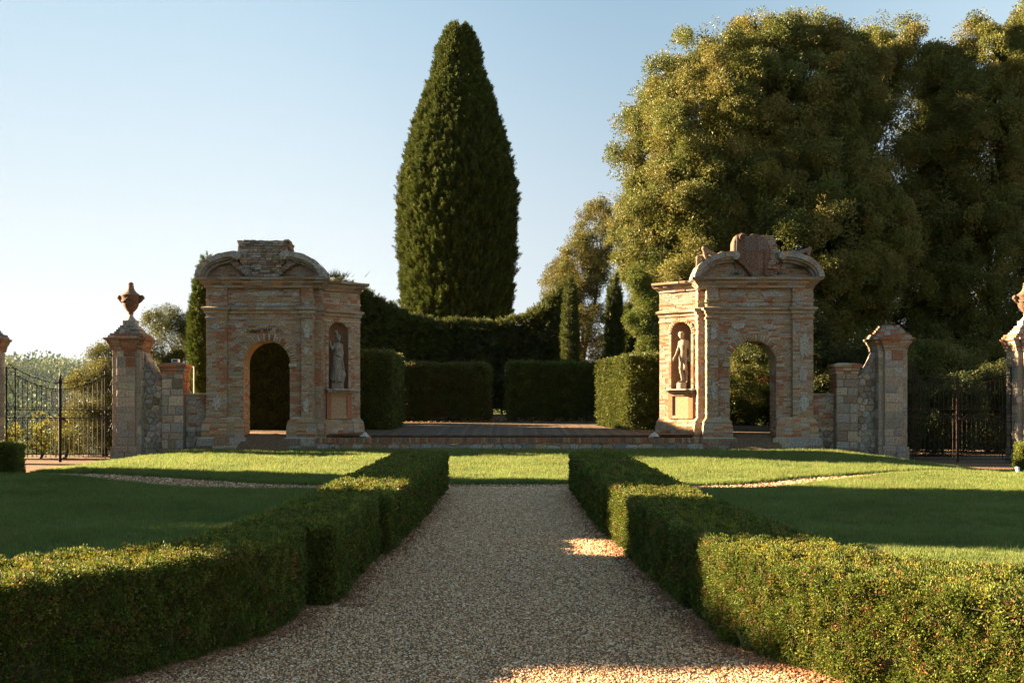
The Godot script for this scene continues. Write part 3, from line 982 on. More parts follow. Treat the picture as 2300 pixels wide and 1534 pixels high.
func urn(at_: Vector3, label: String) -> void:
	var root := thing("garden_urn", label, "urn", at_, "terracotta urns on the gate piers")
	var tc := Color(0.25, 0.14, 0.09)
	var b := MB.new()
	b.box(at_ + Vector3(0, 0.08, 0), Vector3(0.19, 0, 0), Vector3(0, 0.08, 0), Vector3(0, 0, 0.19), tint(GREY, 0.05))
	b.lathe(at_, [Vector2(0.19, 0.16), Vector2(0.17, 0.19), Vector2(0.12, 0.24), Vector2(0.075, 0.30), Vector2(0.065, 0.37)], 18, GREY)
	part("foot", b, M.stone, root)
	b = MB.new()
	b.lathe(at_, [Vector2(0.065, 0.36), Vector2(0.09, 0.39), Vector2(0.07, 0.42), Vector2(0.12, 0.47), Vector2(0.19, 0.56), Vector2(0.22, 0.63), Vector2(0.23, 0.66)], 36, tc, 0.05, 12)
	b.lathe(at_, [Vector2(0.23, 0.655), Vector2(0.245, 0.67), Vector2(0.235, 0.69), Vector2(0.27, 0.84), Vector2(0.285, 0.92), Vector2(0.31, 0.94), Vector2(0.31, 0.97), Vector2(0.27, 0.99), Vector2(0.0, 1.0)], 28, tc)
	part("bowl", b, M.terracotta, root)
	b = MB.new()
	tc = Color(0.21, 0.14, 0.10)
	b.lathe(at_, [Vector2(0.26, 0.985), Vector2(0.25, 1.01), Vector2(0.19, 1.05), Vector2(0.13, 1.12), Vector2(0.095, 1.20), Vector2(0.085, 1.26), Vector2(0.10, 1.275), Vector2(0.085, 1.29), Vector2(0.03, 1.30)], 24, tc)
	b.lathe(at_, [Vector2(0.04, 1.29), Vector2(0.09, 1.325), Vector2(0.085, 1.345), Vector2(0.03, 1.385), Vector2(0.0, 1.39)], 14, tc)
	part("lid", b, M.stone, root)
	for s in [-1.0, 1.0]:   # carved heads that carry the garland
		b = MB.new()
		body(b, at_ + Vector3(0.32 * s, 0.85, 0), 0, [[Vector3(0, 0, 0), Vector3(0.03, 0.05, 0), 0.07, 0.075], [Vector3(0.04, 0.08, 0.03), Vector3(0.07, 0.03, 0.03), 0.035, 0.03], [Vector3(0.0, -0.04, 0), Vector3(-0.03, -0.10, 0), 0.05, 0.03], [Vector3(0.05, 0.07, -0.03), Vector3(0.075, 0.02, -0.04), 0.03, 0.03]], 0.014, 0.03, tint(tc, 0.1), s)
		part("handle", b, M.terracotta, root)
	for q in 4:
		b = MB.new()
		var pts := []
		for i in 9:
			var an := TAU * (q + i / 8.0) / 4.0
			var sag := sin(PI * i / 8.0)
			pts.append(at_ + Vector3(cos(an) * (0.275 - sag * 0.02), 0.88 - sag * 0.13, sin(an) * (0.275 - sag * 0.02)))
		b.tube(pts, [0.02, 0.028, 0.034, 0.038, 0.04, 0.038, 0.034, 0.028, 0.02], 7, tint(tc, 0.15))
		part("garland", b, M.terracotta, root)

# ------------------------------------------------------------------ gate piers and garden walls
func pier(cx: float, gy: float, label: String, crowned: bool) -> Node3D:
	var s := signf(cx)
	var root := thing("gate_pier", label, "gate pier", Vector3(cx, gy, -35.2), "stone gate piers with brick caps")
	var w := 0.455
	var k := MB.new()
	k.box(Vector3(cx, (gy - 0.3 + 3.9) * 0.5, -35.2), Vector3(w - 0.02, 0, 0), Vector3(0, (3.9 - gy + 0.3) * 0.5, 0), Vector3(0, 0, 0.40), Color.WHITE)
	k.box(Vector3(cx, (gy - 0.3 + 3.9) * 0.5, -34.78), Vector3(0.285, 0, 0), Vector3(0, (3.9 - gy + 0.3) * 0.5, 0), Vector3(0, 0, 0.06), Color.WHITE)
	k.box(Vector3(cx, 4.05, -35.2), Vector3(0.45, 0, 0), Vector3(0, 0.22, 0), Vector3(0, 0, 0.39), Color.WHITE)
	k.box(Vector3(cx, 4.05, -34.79), Vector3(0.30, 0, 0), Vector3(0, 0.22, 0), Vector3(0, 0, 0.06), Color.WHITE)
	part("core", k, M.mortar, root)
	var cols := [GREY, PALE, Color(0.30, 0.26, 0.21), GREY, Color(0.34, 0.29, 0.22), PALE]
	ashlar(root, Vector3(cx - 0.295, 0, -34.73), Vector3.RIGHT, Vector3.BACK, 0.59, gy + 0.5, 3.3, 0.26, cols)
	ashlar(root, Vector3(cx - 0.295, 0, -34.73), Vector3.RIGHT, Vector3.BACK, 0.59, 3.3, 3.85, 0.28, [RED, Color(0.28, 0.16, 0.10), PALE, GREY], 0.02, 0.3)
	for e in [-1.0, 1.0]:
		ashlar(root, Vector3(cx + e * 0.375 - 0.08, 0, -34.82), Vector3.RIGHT, Vector3.BACK, 0.16, gy + 0.5, 3.85, 0.28, cols, 0.02, 0.3)
		ashlar(root, Vector3(cx + e * (w - 0.01), 0, -35.58 if e > 0 else -34.82), Vector3(0, 0, e), Vector3(e, 0, 0), 0.76, gy + 0.5, 3.85, 0.28, cols, 0.015, 0.36)
	for r in 3:   # base courses
		ashlar(root, Vector3(cx - 0.36 - 0.03 * (2 - r), 0, -34.70 + 0.02 * (2 - r)), Vector3.RIGHT, Vector3.BACK, 0.72 + 0.06 * (2 - r), gy - 0.12 + r * 0.2, gy + 0.09 + r * 0.2, 0.2, cols + [RED], 0.03, 0.4)
	k = MB.new()
	k.box(Vector3(cx, gy + 0.15, -35.15), Vector3(w + 0.03, 0, 0), Vector3(0, 0.32, 0), Vector3(0, 0, 0.43), Color.WHITE)
	part("base", k, M.mortar, root)
	var path := [Vector2(cx - 0.46, 35.62), Vector2(cx - 0.46, 34.82), Vector2(cx - 0.30, 34.82), Vector2(cx - 0.30, 34.72), Vector2(cx + 0.30, 34.72), Vector2(cx + 0.30, 34.82), Vector2(cx + 0.46, 34.82), Vector2(cx + 0.46, 35.62)]
	k = MB.new()
	moulding(k, path, 1.0, [Vector2(0, 3.82), Vector2(0.03, 3.85), Vector2(0.03, 3.91), Vector2(0.05, 3.93), Vector2(0.055, 3.99), Vector2(0.12, 4.08), Vector2(0.13, 4.13), Vector2(0.20, 4.18), Vector2(0.21, 4.23), Vector2(-0.2, 4.27)], 0.24, 0.014, [RED, DARK, Color(0.30, 0.15, 0.09), TAN] if s < 0 else [TAN, PALE, RED, GREY])
	part("cap_cornice", k, M.brick, root)
	k = MB.new()
	for r in 6:
		var hw := lerpf(0.50, 0.27, r / 5.0) + (0.06 if r < 2 else 0.0)
		for e in 5:
			k.box(Vector3(cx - hw + hw * 0.4 * (e + 0.5), 4.28 + r * 0.066, -35.2 + rng.randf_range(-0.01, 0.01)), Vector3(hw * 0.2 - 0.004, 0, 0), Vector3(0, 0.031, 0), Vector3(0, 0, hw * 0.9 + rng.randf_range(-0.02, 0.02)), tint(GREY if rng.randf() < 0.6 else (DARK if s < 0 else RED), 0.22))
	part("stepped_cap", k, M.brick, root)
	if crowned:
		urn(Vector3(cx, 4.64, -35.2), "weathered terracotta urn with garland and lid on the gate pier beside the left pavilion's wall" if s < 0 else "terracotta urn cut by the picture edge above the dark iron gate")
	return root

func side_wall(s: float) -> void:
	var side := "left" if s < 0 else "right"
	var grey := [GREY, PALE, Color(0.32, 0.28, 0.22), GREY, Color(0.27, 0.21, 0.15)]
	# low wall next to the pavilion
	var gy := 0.45
	var root := thing("low_wall", "low %s stone wall between the %s pavilion and a small capped pier" % ["dark grey" if s < 0 else "pale", "shaded left" if s < 0 else "sunlit right"], "wall", Vector3(s * 9.9, gy, -35.4))
	var k := MB.new()
	k.box(Vector3(s * 9.9, 1.40, -35.45), Vector3(0.37, 0, 0), Vector3(0, 1.08, 0), Vector3(0, 0, 0.22), Color.WHITE)
	part("core", k, M.mortar, root)
	var x0 := 9.54 if s > 0 else -10.27
	var area := PackedVector2Array([Vector2(0, gy), Vector2(0.73, gy), Vector2(0.73, 1.45), Vector2(0, 1.45)])
	rubble(root, Vector3(x0, 0, -35.22), Vector3.RIGHT, Vector3.BACK, area, 0.24, 0.17, grey)
	var bw := MB.new()
	bricks(bw, Vector2(x0, 35.21), Vector2(x0 + 0.73, 35.21), 1.0, 1.45, 2.46, [], 0.5)
	part("brickwork", bw, M.brick, root).set_meta("kind", "stuff")
	k = MB.new()
	moulding(k, [Vector2(x0, 35.2), Vector2(x0 + 0.73, 35.2)], 1.0, [Vector2(0, 2.44), Vector2(0.04, 2.45), Vector2(0.04, 2.5), Vector2(-0.5, 2.52)], 0.25, 0.01, grey)
	part("coping", k, M.brick, root)
	# small pier
	var cx := s * 10.6
	root = thing("small_pier", "small %s pier with a %s" % ["grey stone" if s < 0 else "pale stone", "dark brick cap and a white lamp box on it" if s < 0 else "red brick cap"], "pier", Vector3(cx, 0.5, -35.2))
	k = MB.new()
	k.box(Vector3(cx, 1.75, -35.3), Vector3(0.32, 0, 0), Vector3(0, 1.55, 0), Vector3(0, 0, 0.36), Color.WHITE)
	part("core", k, M.mortar, root)
	ashlar(root, Vector3(cx - 0.34, 0, -34.93), Vector3.RIGHT, Vector3.BACK, 0.68, 0.75, 3.12, 0.27, grey + [PALE], 0.025, 0.34)
	for e in [-1.0, 1.0]:
		ashlar(root, Vector3(cx + e * 0.325, 0, -35.64 if e > 0 else -34.96), Vector3(0, 0, e), Vector3(e, 0, 0), 0.68, 2.0, 3.12, 0.2, [RED, Color(0.30, 0.15, 0.09)], 0.015, 0.3)
	k = MB.new()
	k.box(Vector3(cx, 0.55, -35.25), Vector3(0.38, 0, 0), Vector3(0, 0.22, 0), Vector3(0, 0, 0.40), tint(DARK, 0.1))
	part("base", k, M.stone, root)
	k = MB.new()
	moulding(k, [Vector2(cx - 0.33, 35.64), Vector2(cx - 0.33, 34.93), Vector2(cx + 0.33, 34.93), Vector2(cx + 0.33, 35.64)], 1.0, [Vector2(0, 3.10), Vector2(0.02, 3.12), Vector2(0.02, 3.19), Vector2(0.05, 3.22), Vector2(0.05, 3.29), Vector2(0.10, 3.34), Vector2(0.11, 3.41), Vector2(-0.1, 3.46), Vector2(-0.34, 3.48)], 0.24, 0.012, [DARK, Color(0.26, 0.14, 0.09), RED] if s < 0 else [RED, TAN, PALE])
	part("cap", k, M.brick, root)
	# swept wall between small pier and gate pier
	root = thing("swept_wall", "%s rubble wall with a hollow curved top rising to the gate pier" % ("grey" if s < 0 else "pale sandy"), "wall", Vector3(s * 11.24, 0.45, -35.2))
	var n := 10
	k = MB.new()
	var poly := PackedVector2Array([Vector2(10.92, 0.35), Vector2(11.58, 0.35)])
	var top := []
	for i in n + 1:
		var t := i / float(n)
		top.append(Vector2(lerpf(11.58, 10.92, t), 2.95 + 0.82 * pow(1.0 - t, 2.0)))
	for q in top:
		poly.append(q)
	extrude(k, poly, s, 35.16, 35.55, 0.01, Color.WHITE)
	part("core", k, M.mortar, root)
	var ar := PackedVector2Array()
	for q in poly:
		ar.append(Vector2(q.x * s, q.y))
	rubble(root, Vector3(0, 0, -35.15), Vector3.RIGHT, Vector3.BACK, ar, 0.22, 0.20, grey)
	for i in n:
		var m := MB.new()
		var a: Vector2 = top[i]
		var b: Vector2 = top[i + 1]
		var mid := (a + b) * 0.5
		var ax := (b - a) * 0.5
		var up := Vector2(-ax.y, ax.x).normalized() * 0.035
		if up.y < 0:
			up = -up
		m.box(Vector3((mid.x + up.x) * s, mid.y + up.y, -35.33), Vector3(ax.x * s, ax.y, 0) * 0.96, Vector3(up.x * s, up.y, 0), Vector3(0, 0, 0.23 + rng.randf_range(0, 0.02)), tint(grey[i % 3], 0.2))
		part("coping_stone", m, M.stone, root)

func scroll(mb: MB, c: Vector3, r: float, turns: float, a0: float, dir: float, th: float) -> void:
	var pts := []
	var n := int(turns * 12)
	for i in n + 1:
		var t := i / float(n)
		var an := a0 + dir * t * turns * TAU
		pts.append(c + Vector3(cos(an), sin(an), 0) * r * (1.0 - t * 0.8))
	mb.tube(pts, [th], 5, Color.WHITE)

func gate(cx: float, gy: float, m: Material, label: String) -> void:
	var root := thing("wrought_iron_gate", label, "gate", Vector3(cx, gy, -35.2), "double iron gates at the ends of the garden")
	var top := func(x: float) -> float: return 2.83 + 0.47 * pow(minf(x / 1.42, 1.0), 1.8)
	for k in [-1.0, 1.0]:
		var leaf := Node3D.new()
		leaf.name = "gate_leaf"
		root.add_child(leaf, true)
		leaf.position = Vector3(k * 1.70, 0, 0)
		var P := func(x: float, y: float) -> Vector3: return Vector3(cx + k * x, y, -35.2)
		var bar := func(called: String, pts: Array, r: float) -> void:
			var b := MB.new()
			b.tube(pts, [r], 6, Color.WHITE)
			part(called, b, m, leaf)
		bar.call("stile", [P.call(1.70, gy + 0.02), P.call(1.70, 3.36)], 0.026)
		bar.call("stile", [P.call(1.42, gy + 0.12), P.call(1.42, 3.3)], 0.018)
		bar.call("stile", [P.call(0.025, gy + 0.05), P.call(0.025, 3.0)], 0.024)
		for x in 9:
			var bx := 0.148 * (x + 1)
			bar.call("bar", [P.call(bx, 1.99), P.call(bx, top.call(bx) - 0.2)], 0.011)
			bar.call("bar", [P.call(bx, gy + 0.2), P.call(bx, 1.73)], 0.011)
		for y in [1.99, 1.73, gy + 0.30, gy + 0.14]:
			bar.call("rail", [P.call(0.02, y), P.call(1.70, y)], 0.014)
		for dy in [0.0, -0.2]:
			var pts := []
			for i in 15:
				pts.append(P.call(1.42 * i / 14.0, top.call(1.42 * i / 14.0) + dy))
			pts.append(P.call(1.70, 3.3 + dy))
			bar.call("top_rail", pts, 0.014)
		for e in [[1.70, 3.05, 1.42, 2.35], [1.42, 3.05, 1.70, 2.35], [1.70, 2.3, 1.56, 2.0], [1.42, 2.3, 1.56, 2.0], [1.70, 1.7, 1.42, 1.1], [1.42, 1.7, 1.70, 1.1], [1.2, 1.75, 0.85, 1.98], [0.2, 1.75, 0.55, 1.98]]:
			bar.call("brace", [P.call(e[0], e[1]), P.call(e[2], e[3])], 0.007)
		for e in [[1.49, 3.42, 0.10], [1.62, 3.38, 0.07], [1.62, 3.2, 0.06], [1.50, 3.2, 0.06], [1.63, 2.72, 0.06], [1.49, 2.72, 0.06], [1.63, 2.55, 0.06], [1.49, 2.55, 0.06], [1.63, 2.08, 0.06], [1.49, 2.08, 0.06], [1.63, 1.86, 0.07], [1.49, 1.86, 0.07], [1.63, 1.62, 0.06], [1.49, 1.62, 0.06], [1.63, 1.2, 0.06], [1.49, 1.2, 0.06], [1.33, 1.84, 0.07], [0.78, 1.83, 0.075], [0.62, 1.83, 0.075], [0.12, 1.84, 0.07], [0.9, 1.78, 0.05], [0.5, 1.78, 0.05], [0.07, 2.9, 0.06], [1.3, 3.05, 0.05], [1.1, 2.87, 0.05], [0.8, 2.80, 0.05], [0.5, 2.74, 0.05]]:
			var b := MB.new()
			scroll(b, P.call(e[0], e[1]), e[2], 1.6, rng.randf() * TAU, 1.0 if rng.randf() < 0.5 else -1.0, 0.006)
			part("scroll", b, m, leaf)
		var cs := MB.new()
		for x in 10:
			for y in [2.06, 1.66, -1.0]:
				var bx := 0.148 * (x + 0.5)
				scroll(cs, P.call(bx - 0.03, y if y > 0 else top.call(bx) - 0.26), 0.026, 1.1, 0, 1, 0.005)
				scroll(cs, P.call(bx + 0.03, y if y > 0 else top.call(bx) - 0.26), 0.026, 1.1, PI, -1, 0.005)
		part("scroll_band", cs, m, leaf).set_meta("kind", "stuff")
	var f := MB.new()
	f.tube([Vector3(cx, 2.95, -35.2), Vector3(cx, 3.05, -35.2), Vector3(cx, 3.10, -35.2), Vector3(cx, 3.26, -35.2)], [0.022, 0.04, 0.02, 0.003], 7, Color.WHITE)
	part("finial", f, m, root)
	f = MB.new()
	f.box(Vector3(cx + 0.09, 1.70, -35.17), Vector3(0.07, 0, 0), Vector3(0, 0.05, 0), Vector3(0, 0, 0.03), Color.WHITE)
	part("lock", f, M.rust, root)

# ------------------------------------------------------------------ ground sheets
func sheet(called: String, xs: Array, ds: Callable, rows: int, lift: float, m: Material, skirt := 0.0) -> MB:   # ds(x) -> Vector2(near d, far d)
	var mb := MB.new()
	var g := []
	for x in xs:
		var r: Vector2 = ds.call(x)
		for i in rows + 1:
			var d := lerpf(r.x, r.y, i / float(rows))
			var p := on(x, d)
			g.append(p + Vector3(0, lift + noise.get_noise_2d(x * 2.2, d * 2.2) * 0.02, 0))
	mb.smooth_grid(g, rows + 1, Color.WHITE, false, true)
	if skirt > 0:
		for c in xs.size() - 1:
			for e in [0, rows]:
				var a: Vector3 = g[c * (rows + 1) + e]
				var b: Vector3 = g[(c + 1) * (rows + 1) + e]
				mb.quad(a, b, b - Vector3(0, skirt, 0), a - Vector3(0, skirt, 0), Color(0.5, 0.4, 0.3), Vector3(0, 0, 1 if e == 0 else -1))
	struct(called, mb, m)
	return mb

func steps(a: float, b: float, n: int) -> Array:
	var o := []
	for i in n + 1:
		o.append(lerpf(a, b, i / float(n)))
	return o

const ISLE_NEAR := [Vector2(-12.3, 29.2), Vector2(-10.95, 28.1), Vector2(-8.7, 27.0), Vector2(-7.1, 26.2), Vector2(-5.74, 25.4), Vector2(-4.5, 25.0), Vector2(-1.4, 25.2), Vector2(1.4, 25.2), Vector2(3.6, 24.7), Vector2(5.1, 25.2), Vector2(7.0, 26.7), Vector2(8.86, 27.6), Vector2(12.8, 29.9)]
const ISLE_FAR := [Vector2(-12.3, 29.8), Vector2(-12.0, 31.0), Vector2(-11.3, 33.3), Vector2(-10.7, 34.9), Vector2(-9.0, 35.1), Vector2(9.0, 35.1), Vector2(10.7, 34.9), Vector2(11.6, 33.2), Vector2(12.4, 31.4), Vector2(12.8, 30.3)]
const LEFT_FAR := [Vector2(-16.0, 30.0), Vector2(-12.35, 28.1), Vector2(-9.93, 26.1), Vector2(-7.74, 24.3), Vector2(-6.5, 23.5), Vector2(-4.1, 23.2), Vector2(-2.2, 23.4)]
const RIGHT_FAR := [Vector2(2.2, 23.4), Vector2(3.83, 23.1), Vector2(5.73, 23.8), Vector2(7.87, 25.9), Vector2(9.24, 27.0), Vector2(11.76, 28.5), Vector2(13.63, 29.9), Vector2(17.0, 31.0)]
# hedges along the walk: inner line (x, d) from far to near, and outer line
const HEDGE_R := [[Vector2(1.34, 23.9), Vector2(1.36, 19.4), Vector2(1.42, 16.55)], [Vector2(1.46, 16.4), Vector2(1.56, 14.1), Vector2(1.66, 11.9), Vector2(1.68, 10.6)], [Vector2(1.73, 10.45), Vector2(1.74, 8.95), Vector2(1.9, 8.45), Vector2(2.22, 7.7), Vector2(3.0, 6.6), Vector2(4.2, 5.3)]]
const HEDGE_R_OUT := [[Vector2(2.32, 23.9), Vector2(2.38, 19.4), Vector2(2.48, 16.55)], [Vector2(2.5, 16.4), Vector2(2.58, 14.1), Vector2(2.68, 11.9), Vector2(2.7, 10.6)], [Vector2(2.7, 10.45), Vector2(2.72, 9.3), Vector2(2.85, 8.95), Vector2(3.05, 8.6), Vector2(3.8, 7.7), Vector2(5.2, 6.3)]]
const HEDGE_L := [[Vector2(-1.38, 23.9), Vector2(-1.46, 18.5), Vector2(-1.56, 16.3), Vector2(-1.62, 14.5)], [Vector2(-1.72, 14.3), Vector2(-1.74, 12.9), Vector2(-1.72, 10.85)], [Vector2(-1.98, 10.7), Vector2(-1.98, 9.5), Vector2(-2.13, 8.95), Vector2(-2.35, 8.4), Vector2(-2.65, 7.7), Vector2(-3.4, 6.6), Vector2(-4.5, 5.3)]]
const HEDGE_L_OUT := [[Vector2(-2.42, 23.9), Vector2(-2.5, 18.5), Vector2(-2.58, 16.3), Vector2(-2.64, 14.5)], [Vector2(-2.66, 14.3), Vector2(-2.7, 12.9), Vector2(-2.74, 10.85)], [Vector2(-2.76, 10.7), Vector2(-2.8, 9.6), Vector2(-2.9, 9.2), Vector2(-3.1, 8.8), Vector2(-3.45, 8.4), Vector2(-4.1, 7.6), Vector2(-5.4, 6.4)]]
const BOX_SIDE := [Color(0.088, 0.118, 0.020), Color(0.062, 0.090, 0.016), Color(0.112, 0.138, 0.023), Color(0.096, 0.122, 0.019), Color(0.155, 0.165, 0.026), Color(0.072, 0.100, 0.017), Color(0.13, 0.15, 0.022), Color(0.080, 0.108, 0.018), Color(0.058, 0.082, 0.016), Color(0.10, 0.13, 0.02), Color(0.17, 0.085, 0.034)]
const BOX_SHOOT := [Color(0.16, 0.165, 0.022), Color(0.22, 0.19, 0.022)]   # young growth at the tips

func outer_x(d: float, s: float) -> float:   # outside of the walk's hedge at distance d
	var x := 2.5
	for h in (HEDGE_R_OUT if s > 0 else HEDGE_L_OUT):
		for i in h.size() - 1:
			if d <= h[i].y and d >= h[i + 1].y:
				x = absf(lerpf(h[i].x, h[i + 1].x, (h[i].y - d) / (h[i].y - h[i + 1].y)))
	return x if d > 6.4 else 5.4

func inner_x(d: float, s: float) -> float:
	var x := 1.6
	for h in (HEDGE_R if s > 0 else HEDGE_L):
		for i in h.size() - 1:
			if d <= h[i].y and d >= h[i + 1].y:
				x = absf(lerpf(h[i].x, h[i + 1].x, (h[i].y - d) / (h[i].y - h[i + 1].y)))
	return x if d > 5.4 else 4.3

func seen(x: float, d: float) -> bool:
	return absf(x) < d * 0.47 + 0.6

func build_ground() -> void:
	# one sheet to the horizon behind the garden, one for the gravel court in front
	var mb := MB.new()
	var xs := []
	for i in 61:
		var t := (i - 30) / 30.0
		xs.append(t * 26.0 + signf(t) * pow(absf(t), 5.0) * 560.0)
	var ds := [35.3, 35.8, 36.4, 37.2, 38, 39, 40.5, 42, 44, 46, 48, 50, 53, 57, 62, 68, 75, 84, 95, 108, 122, 138, 156, 176, 200, 225, 255, 290, 330, 380, 440, 520, 640, 800, 1100]
	var g := []
	for d in ds:
		for x in xs:
			g.append(on(x, d))
	mb.smooth_grid(g, xs.size(), Color.WHITE, false, false)
	struct("ground", mb, M.earth)
	mb = MB.new()
	g = []
	var fd := [-30.0, -8.0, 2.0, 5.0]
	for i in 62:
		fd.append(5.5 + i * 0.5)
	fd[-1] = 35.32
	for d in fd:
		for x in xs:
			g.append(Vector3(x, front(x, d), -d))
	mb.smooth_grid(g, xs.size(), Color.WHITE, false, false)
	struct("gravel_path", mb, M.gravel)
	sheet("lawn", steps(-12.3, 12.8, 150), func(x): return Vector2(polyline(ISLE_NEAR, x) + noise.get_noise_1d(x * 9) * 0.08, polyline(ISLE_FAR, x)), 20, 0.035, M.turf, 0.06)
	for s in [-1.0, 1.0]:
		var far: Array = LEFT_FAR if s < 0 else RIGHT_FAR
		var m2 := MB.new()
		var gg := []
		var nd := 60
		for i in 41:
			var t := i / 40.0
			for j in nd + 1:
				var u := j / float(nd)
				var dmax := 23.3
				# columns fan out from the hedge to the open side
				var dd := lerpf(5.0, dmax, u)
				var x0 := outer_x(dd, s) - 0.15
				var x: float = lerpf(x0, 17.0, t) * s
				var df := polyline(far, x) + noise.get_noise_1d(x * 9) * 0.08
				dd = lerpf(5.0, df, u)
				var p := Vector3(x, front(x, dd) + 0.035 + noise.get_noise_2d(x * 2.2, dd * 2.2) * 0.02, -dd)
				gg.append(p)
		m2.smooth_grid(gg, nd + 1, Color.WHITE, false, s > 0)
		for i in 40:
			var a: Vector3 = gg[i * (nd + 1) + nd]
			var b: Vector3 = gg[(i + 1) * (nd + 1) + nd]
			m2.quad(a, b, b - Vector3(0, 0.06, 0), a - Vector3(0, 0.06, 0), Color(0.5, 0.4, 0.3), Vector3.FORWARD)
		struct("lawn", m2, M.turf)
	# blades
	var cols := [Color(0.125, 0.178, 0.042), Color(0.142, 0.19, 0.044), Color(0.112, 0.16, 0.042), Color(0.17, 0.20, 0.055)]
	var sow := Sow.new()
	var tries := 0
	while sow.count < 95000 and tries < 400000:
		tries += 1
		var d := 7.2 + pow(rng.randf(), 0.75) * 28.0
		var x := rng.randf_range(-0.48, 0.48) * d
		var ok := false
		if d > polyline(ISLE_NEAR, x) - 0.05 and d < polyline(ISLE_FAR, x) and absf(x) < 12.5:
			ok = true
		elif absf(x) > outer_x(d, signf(x)) - 0.1 and d < polyline(LEFT_FAR if x < 0 else RIGHT_FAR, x) + 0.04:
			ok = true
		if not ok:
			continue
		var s := rng.randf_range(0.7, 1.25) * (1.0 + d * 0.022)
		var an := rng.randf() * TAU
		var base: Color = cols[rng.randi() % 4]
		var pn := noise.get_noise_2d(x * 0.9, d * 0.9)
		s *= 1.0 + 0.4 * noise.get_noise_2d(x * 0.55 + 9.0, d * 0.55)
		base = base * (1.0 + 0.22 * noise.get_noise_2d(x * 0.35, d * 0.35 + 30.0))
		base = base.lerp(Color(0.19, 0.185, 0.06), clampf(pn * 0.8, 0, 0.6))
		sow.add(Vector3(x, front(x, d) + 0.03 + noise.get_noise_2d(x * 2.2, d * 2.2) * 0.02, -d), Vector3(cos(an), 0, sin(an)) * s, Vector3(0, s * 0.95, 0), Vector3(-sin(an), 0, cos(an)) * s, tint(base, 0.2))
	for i in 70:   # coarser darker patches and weeds in the turf
		var c := Vector2(rng.randf_range(-11, 12), rng.randf_range(10, 33))
		if not (c.y > polyline(ISLE_NEAR, c.x) + 0.3 and c.y < polyline(ISLE_FAR, c.x) - 0.3) and not (absf(c.x) > outer_x(c.y, signf(c.x)) + 0.3 and c.y < polyline(LEFT_FAR if c.x < 0 else RIGHT_FAR, c.x) - 0.3):
			continue
		var weed_col: Color = [Color(0.07, 0.13, 0.04), Color(0.20, 0.19, 0.07), Color(0.09, 0.15, 0.05)][i % 3]
		for j in rng.randi_range(12, 45):
			var x := c.x + rng.randfn() * 0.22
			var d := c.y + rng.randfn() * 0.30
			var s := rng.randf_range(1.2, 2.3)
			var an := rng.randf() * TAU
			sow.add(on(x, d) + Vector3(0, 0.03, 0), Vector3(cos(an), 0, sin(an)) * s, Vector3(0, s * 0.9, 0), Vector3(-sin(an), 0, cos(an)) * s, tint(weed_col, 0.25))
	for i in 9000:   # longer blades along the ragged lawn edges
		var x := rng.randf_range(-12.5, 13.5)
		var k := i % 3
		var d := 0.0
		if k == 0:
			d = polyline(ISLE_NEAR, x) + rng.randf_range(-0.10, 0.12)
		elif k == 1:
			if absf(x) < 2.6:
				continue
			d = polyline(LEFT_FAR if x < 0 else RIGHT_FAR, x) + rng.randf_range(-0.10, 0.10)
		else:
			d = 35.0 + rng.randf_range(-0.6, 0.0)
			if absf(x) > 10.5 or absf(absf(x) - 7.67) < 0.85:
				continue
		var s := rng.randf_range(1.4, 2.6)
		var an := rng.randf() * TAU
		sow.add(on(x, d) + Vector3(0, 0.01, 0), Vector3(cos(an), 0, sin(an)) * s, Vector3(0, s * 0.9, 0), Vector3(-sin(an), 0, cos(an)) * s, tint(cols[rng.randi() % 4], 0.25))
	stuff("grass", sow, leaf_mesh.grass, M.grass, self, "short mown grass of the lawns round the gravel walk", "grass")
	# loose gravel
	sow = Sow.new()
	var pc := [Color(0.53, 0.32, 0.175), Color(0.46, 0.27, 0.145), Color(0.61, 0.41, 0.25), Color(0.40, 0.195, 0.095), Color(0.47, 0.325, 0.21), Color(0.54, 0.305, 0.15), Color(0.68, 0.51, 0.36), Color(0.28, 0.17, 0.105)]
	for i in 105000:
		var d := 7.0 + pow(rng.randf(), 1.5) * 17.5
		var w := inner_x(d, 1.0) + 0.15
		var x := rng.randf_range(-inner_x(d, -1.0) - 0.15, w)
		var s := rng.randf_range(0.006, 0.0105) * (1.0 + maxf(0, d - 9.0) * 0.05) * (1.5 if rng.randf() < 0.05 else 1.0)
		var an := rng.randf() * TAU
		var up := Vector3(rng.randf_range(-0.4, 0.4), 1, rng.randf_range(-0.4, 0.4)).normalized()
		var ax := Vector3(cos(an), 0, sin(an))
		ax = (ax - up * ax.dot(up)).normalized()
		sow.add(Vector3(x, front(x, d) + s * 0.3, -d), ax * s * 1.25, up * s, ax.cross(up) * s, tint(pc[rng.randi() % 8], 0.2))
	for i in 9000:   # the curved side paths
		var x := rng.randf_range(-12.5, 13.5)
		var a := polyline(LEFT_FAR if x < 0 else RIGHT_FAR, x)
		var b := polyline(ISLE_NEAR, x)
		if absf(x) < 2.3:
			a = 23.5
		var d := rng.randf_range(a, b)
		var s := rng.randf_range(0.013, 0.025)
		sow.add(Vector3(x, front(x, d) + s * 0.3, -d), Vector3(s, 0, 0), Vector3(0, s, 0), Vector3(0, 0, s), tint(pc[rng.randi() % 8], 0.2))
	stuff("gravel", sow, leaf_mesh.pebble, M.pebble, self, "loose tan and grey pebbles on the walk and curved side paths", "gravel")
	# bare soil and crumbs of bark under the hedges
	sow = Sow.new()
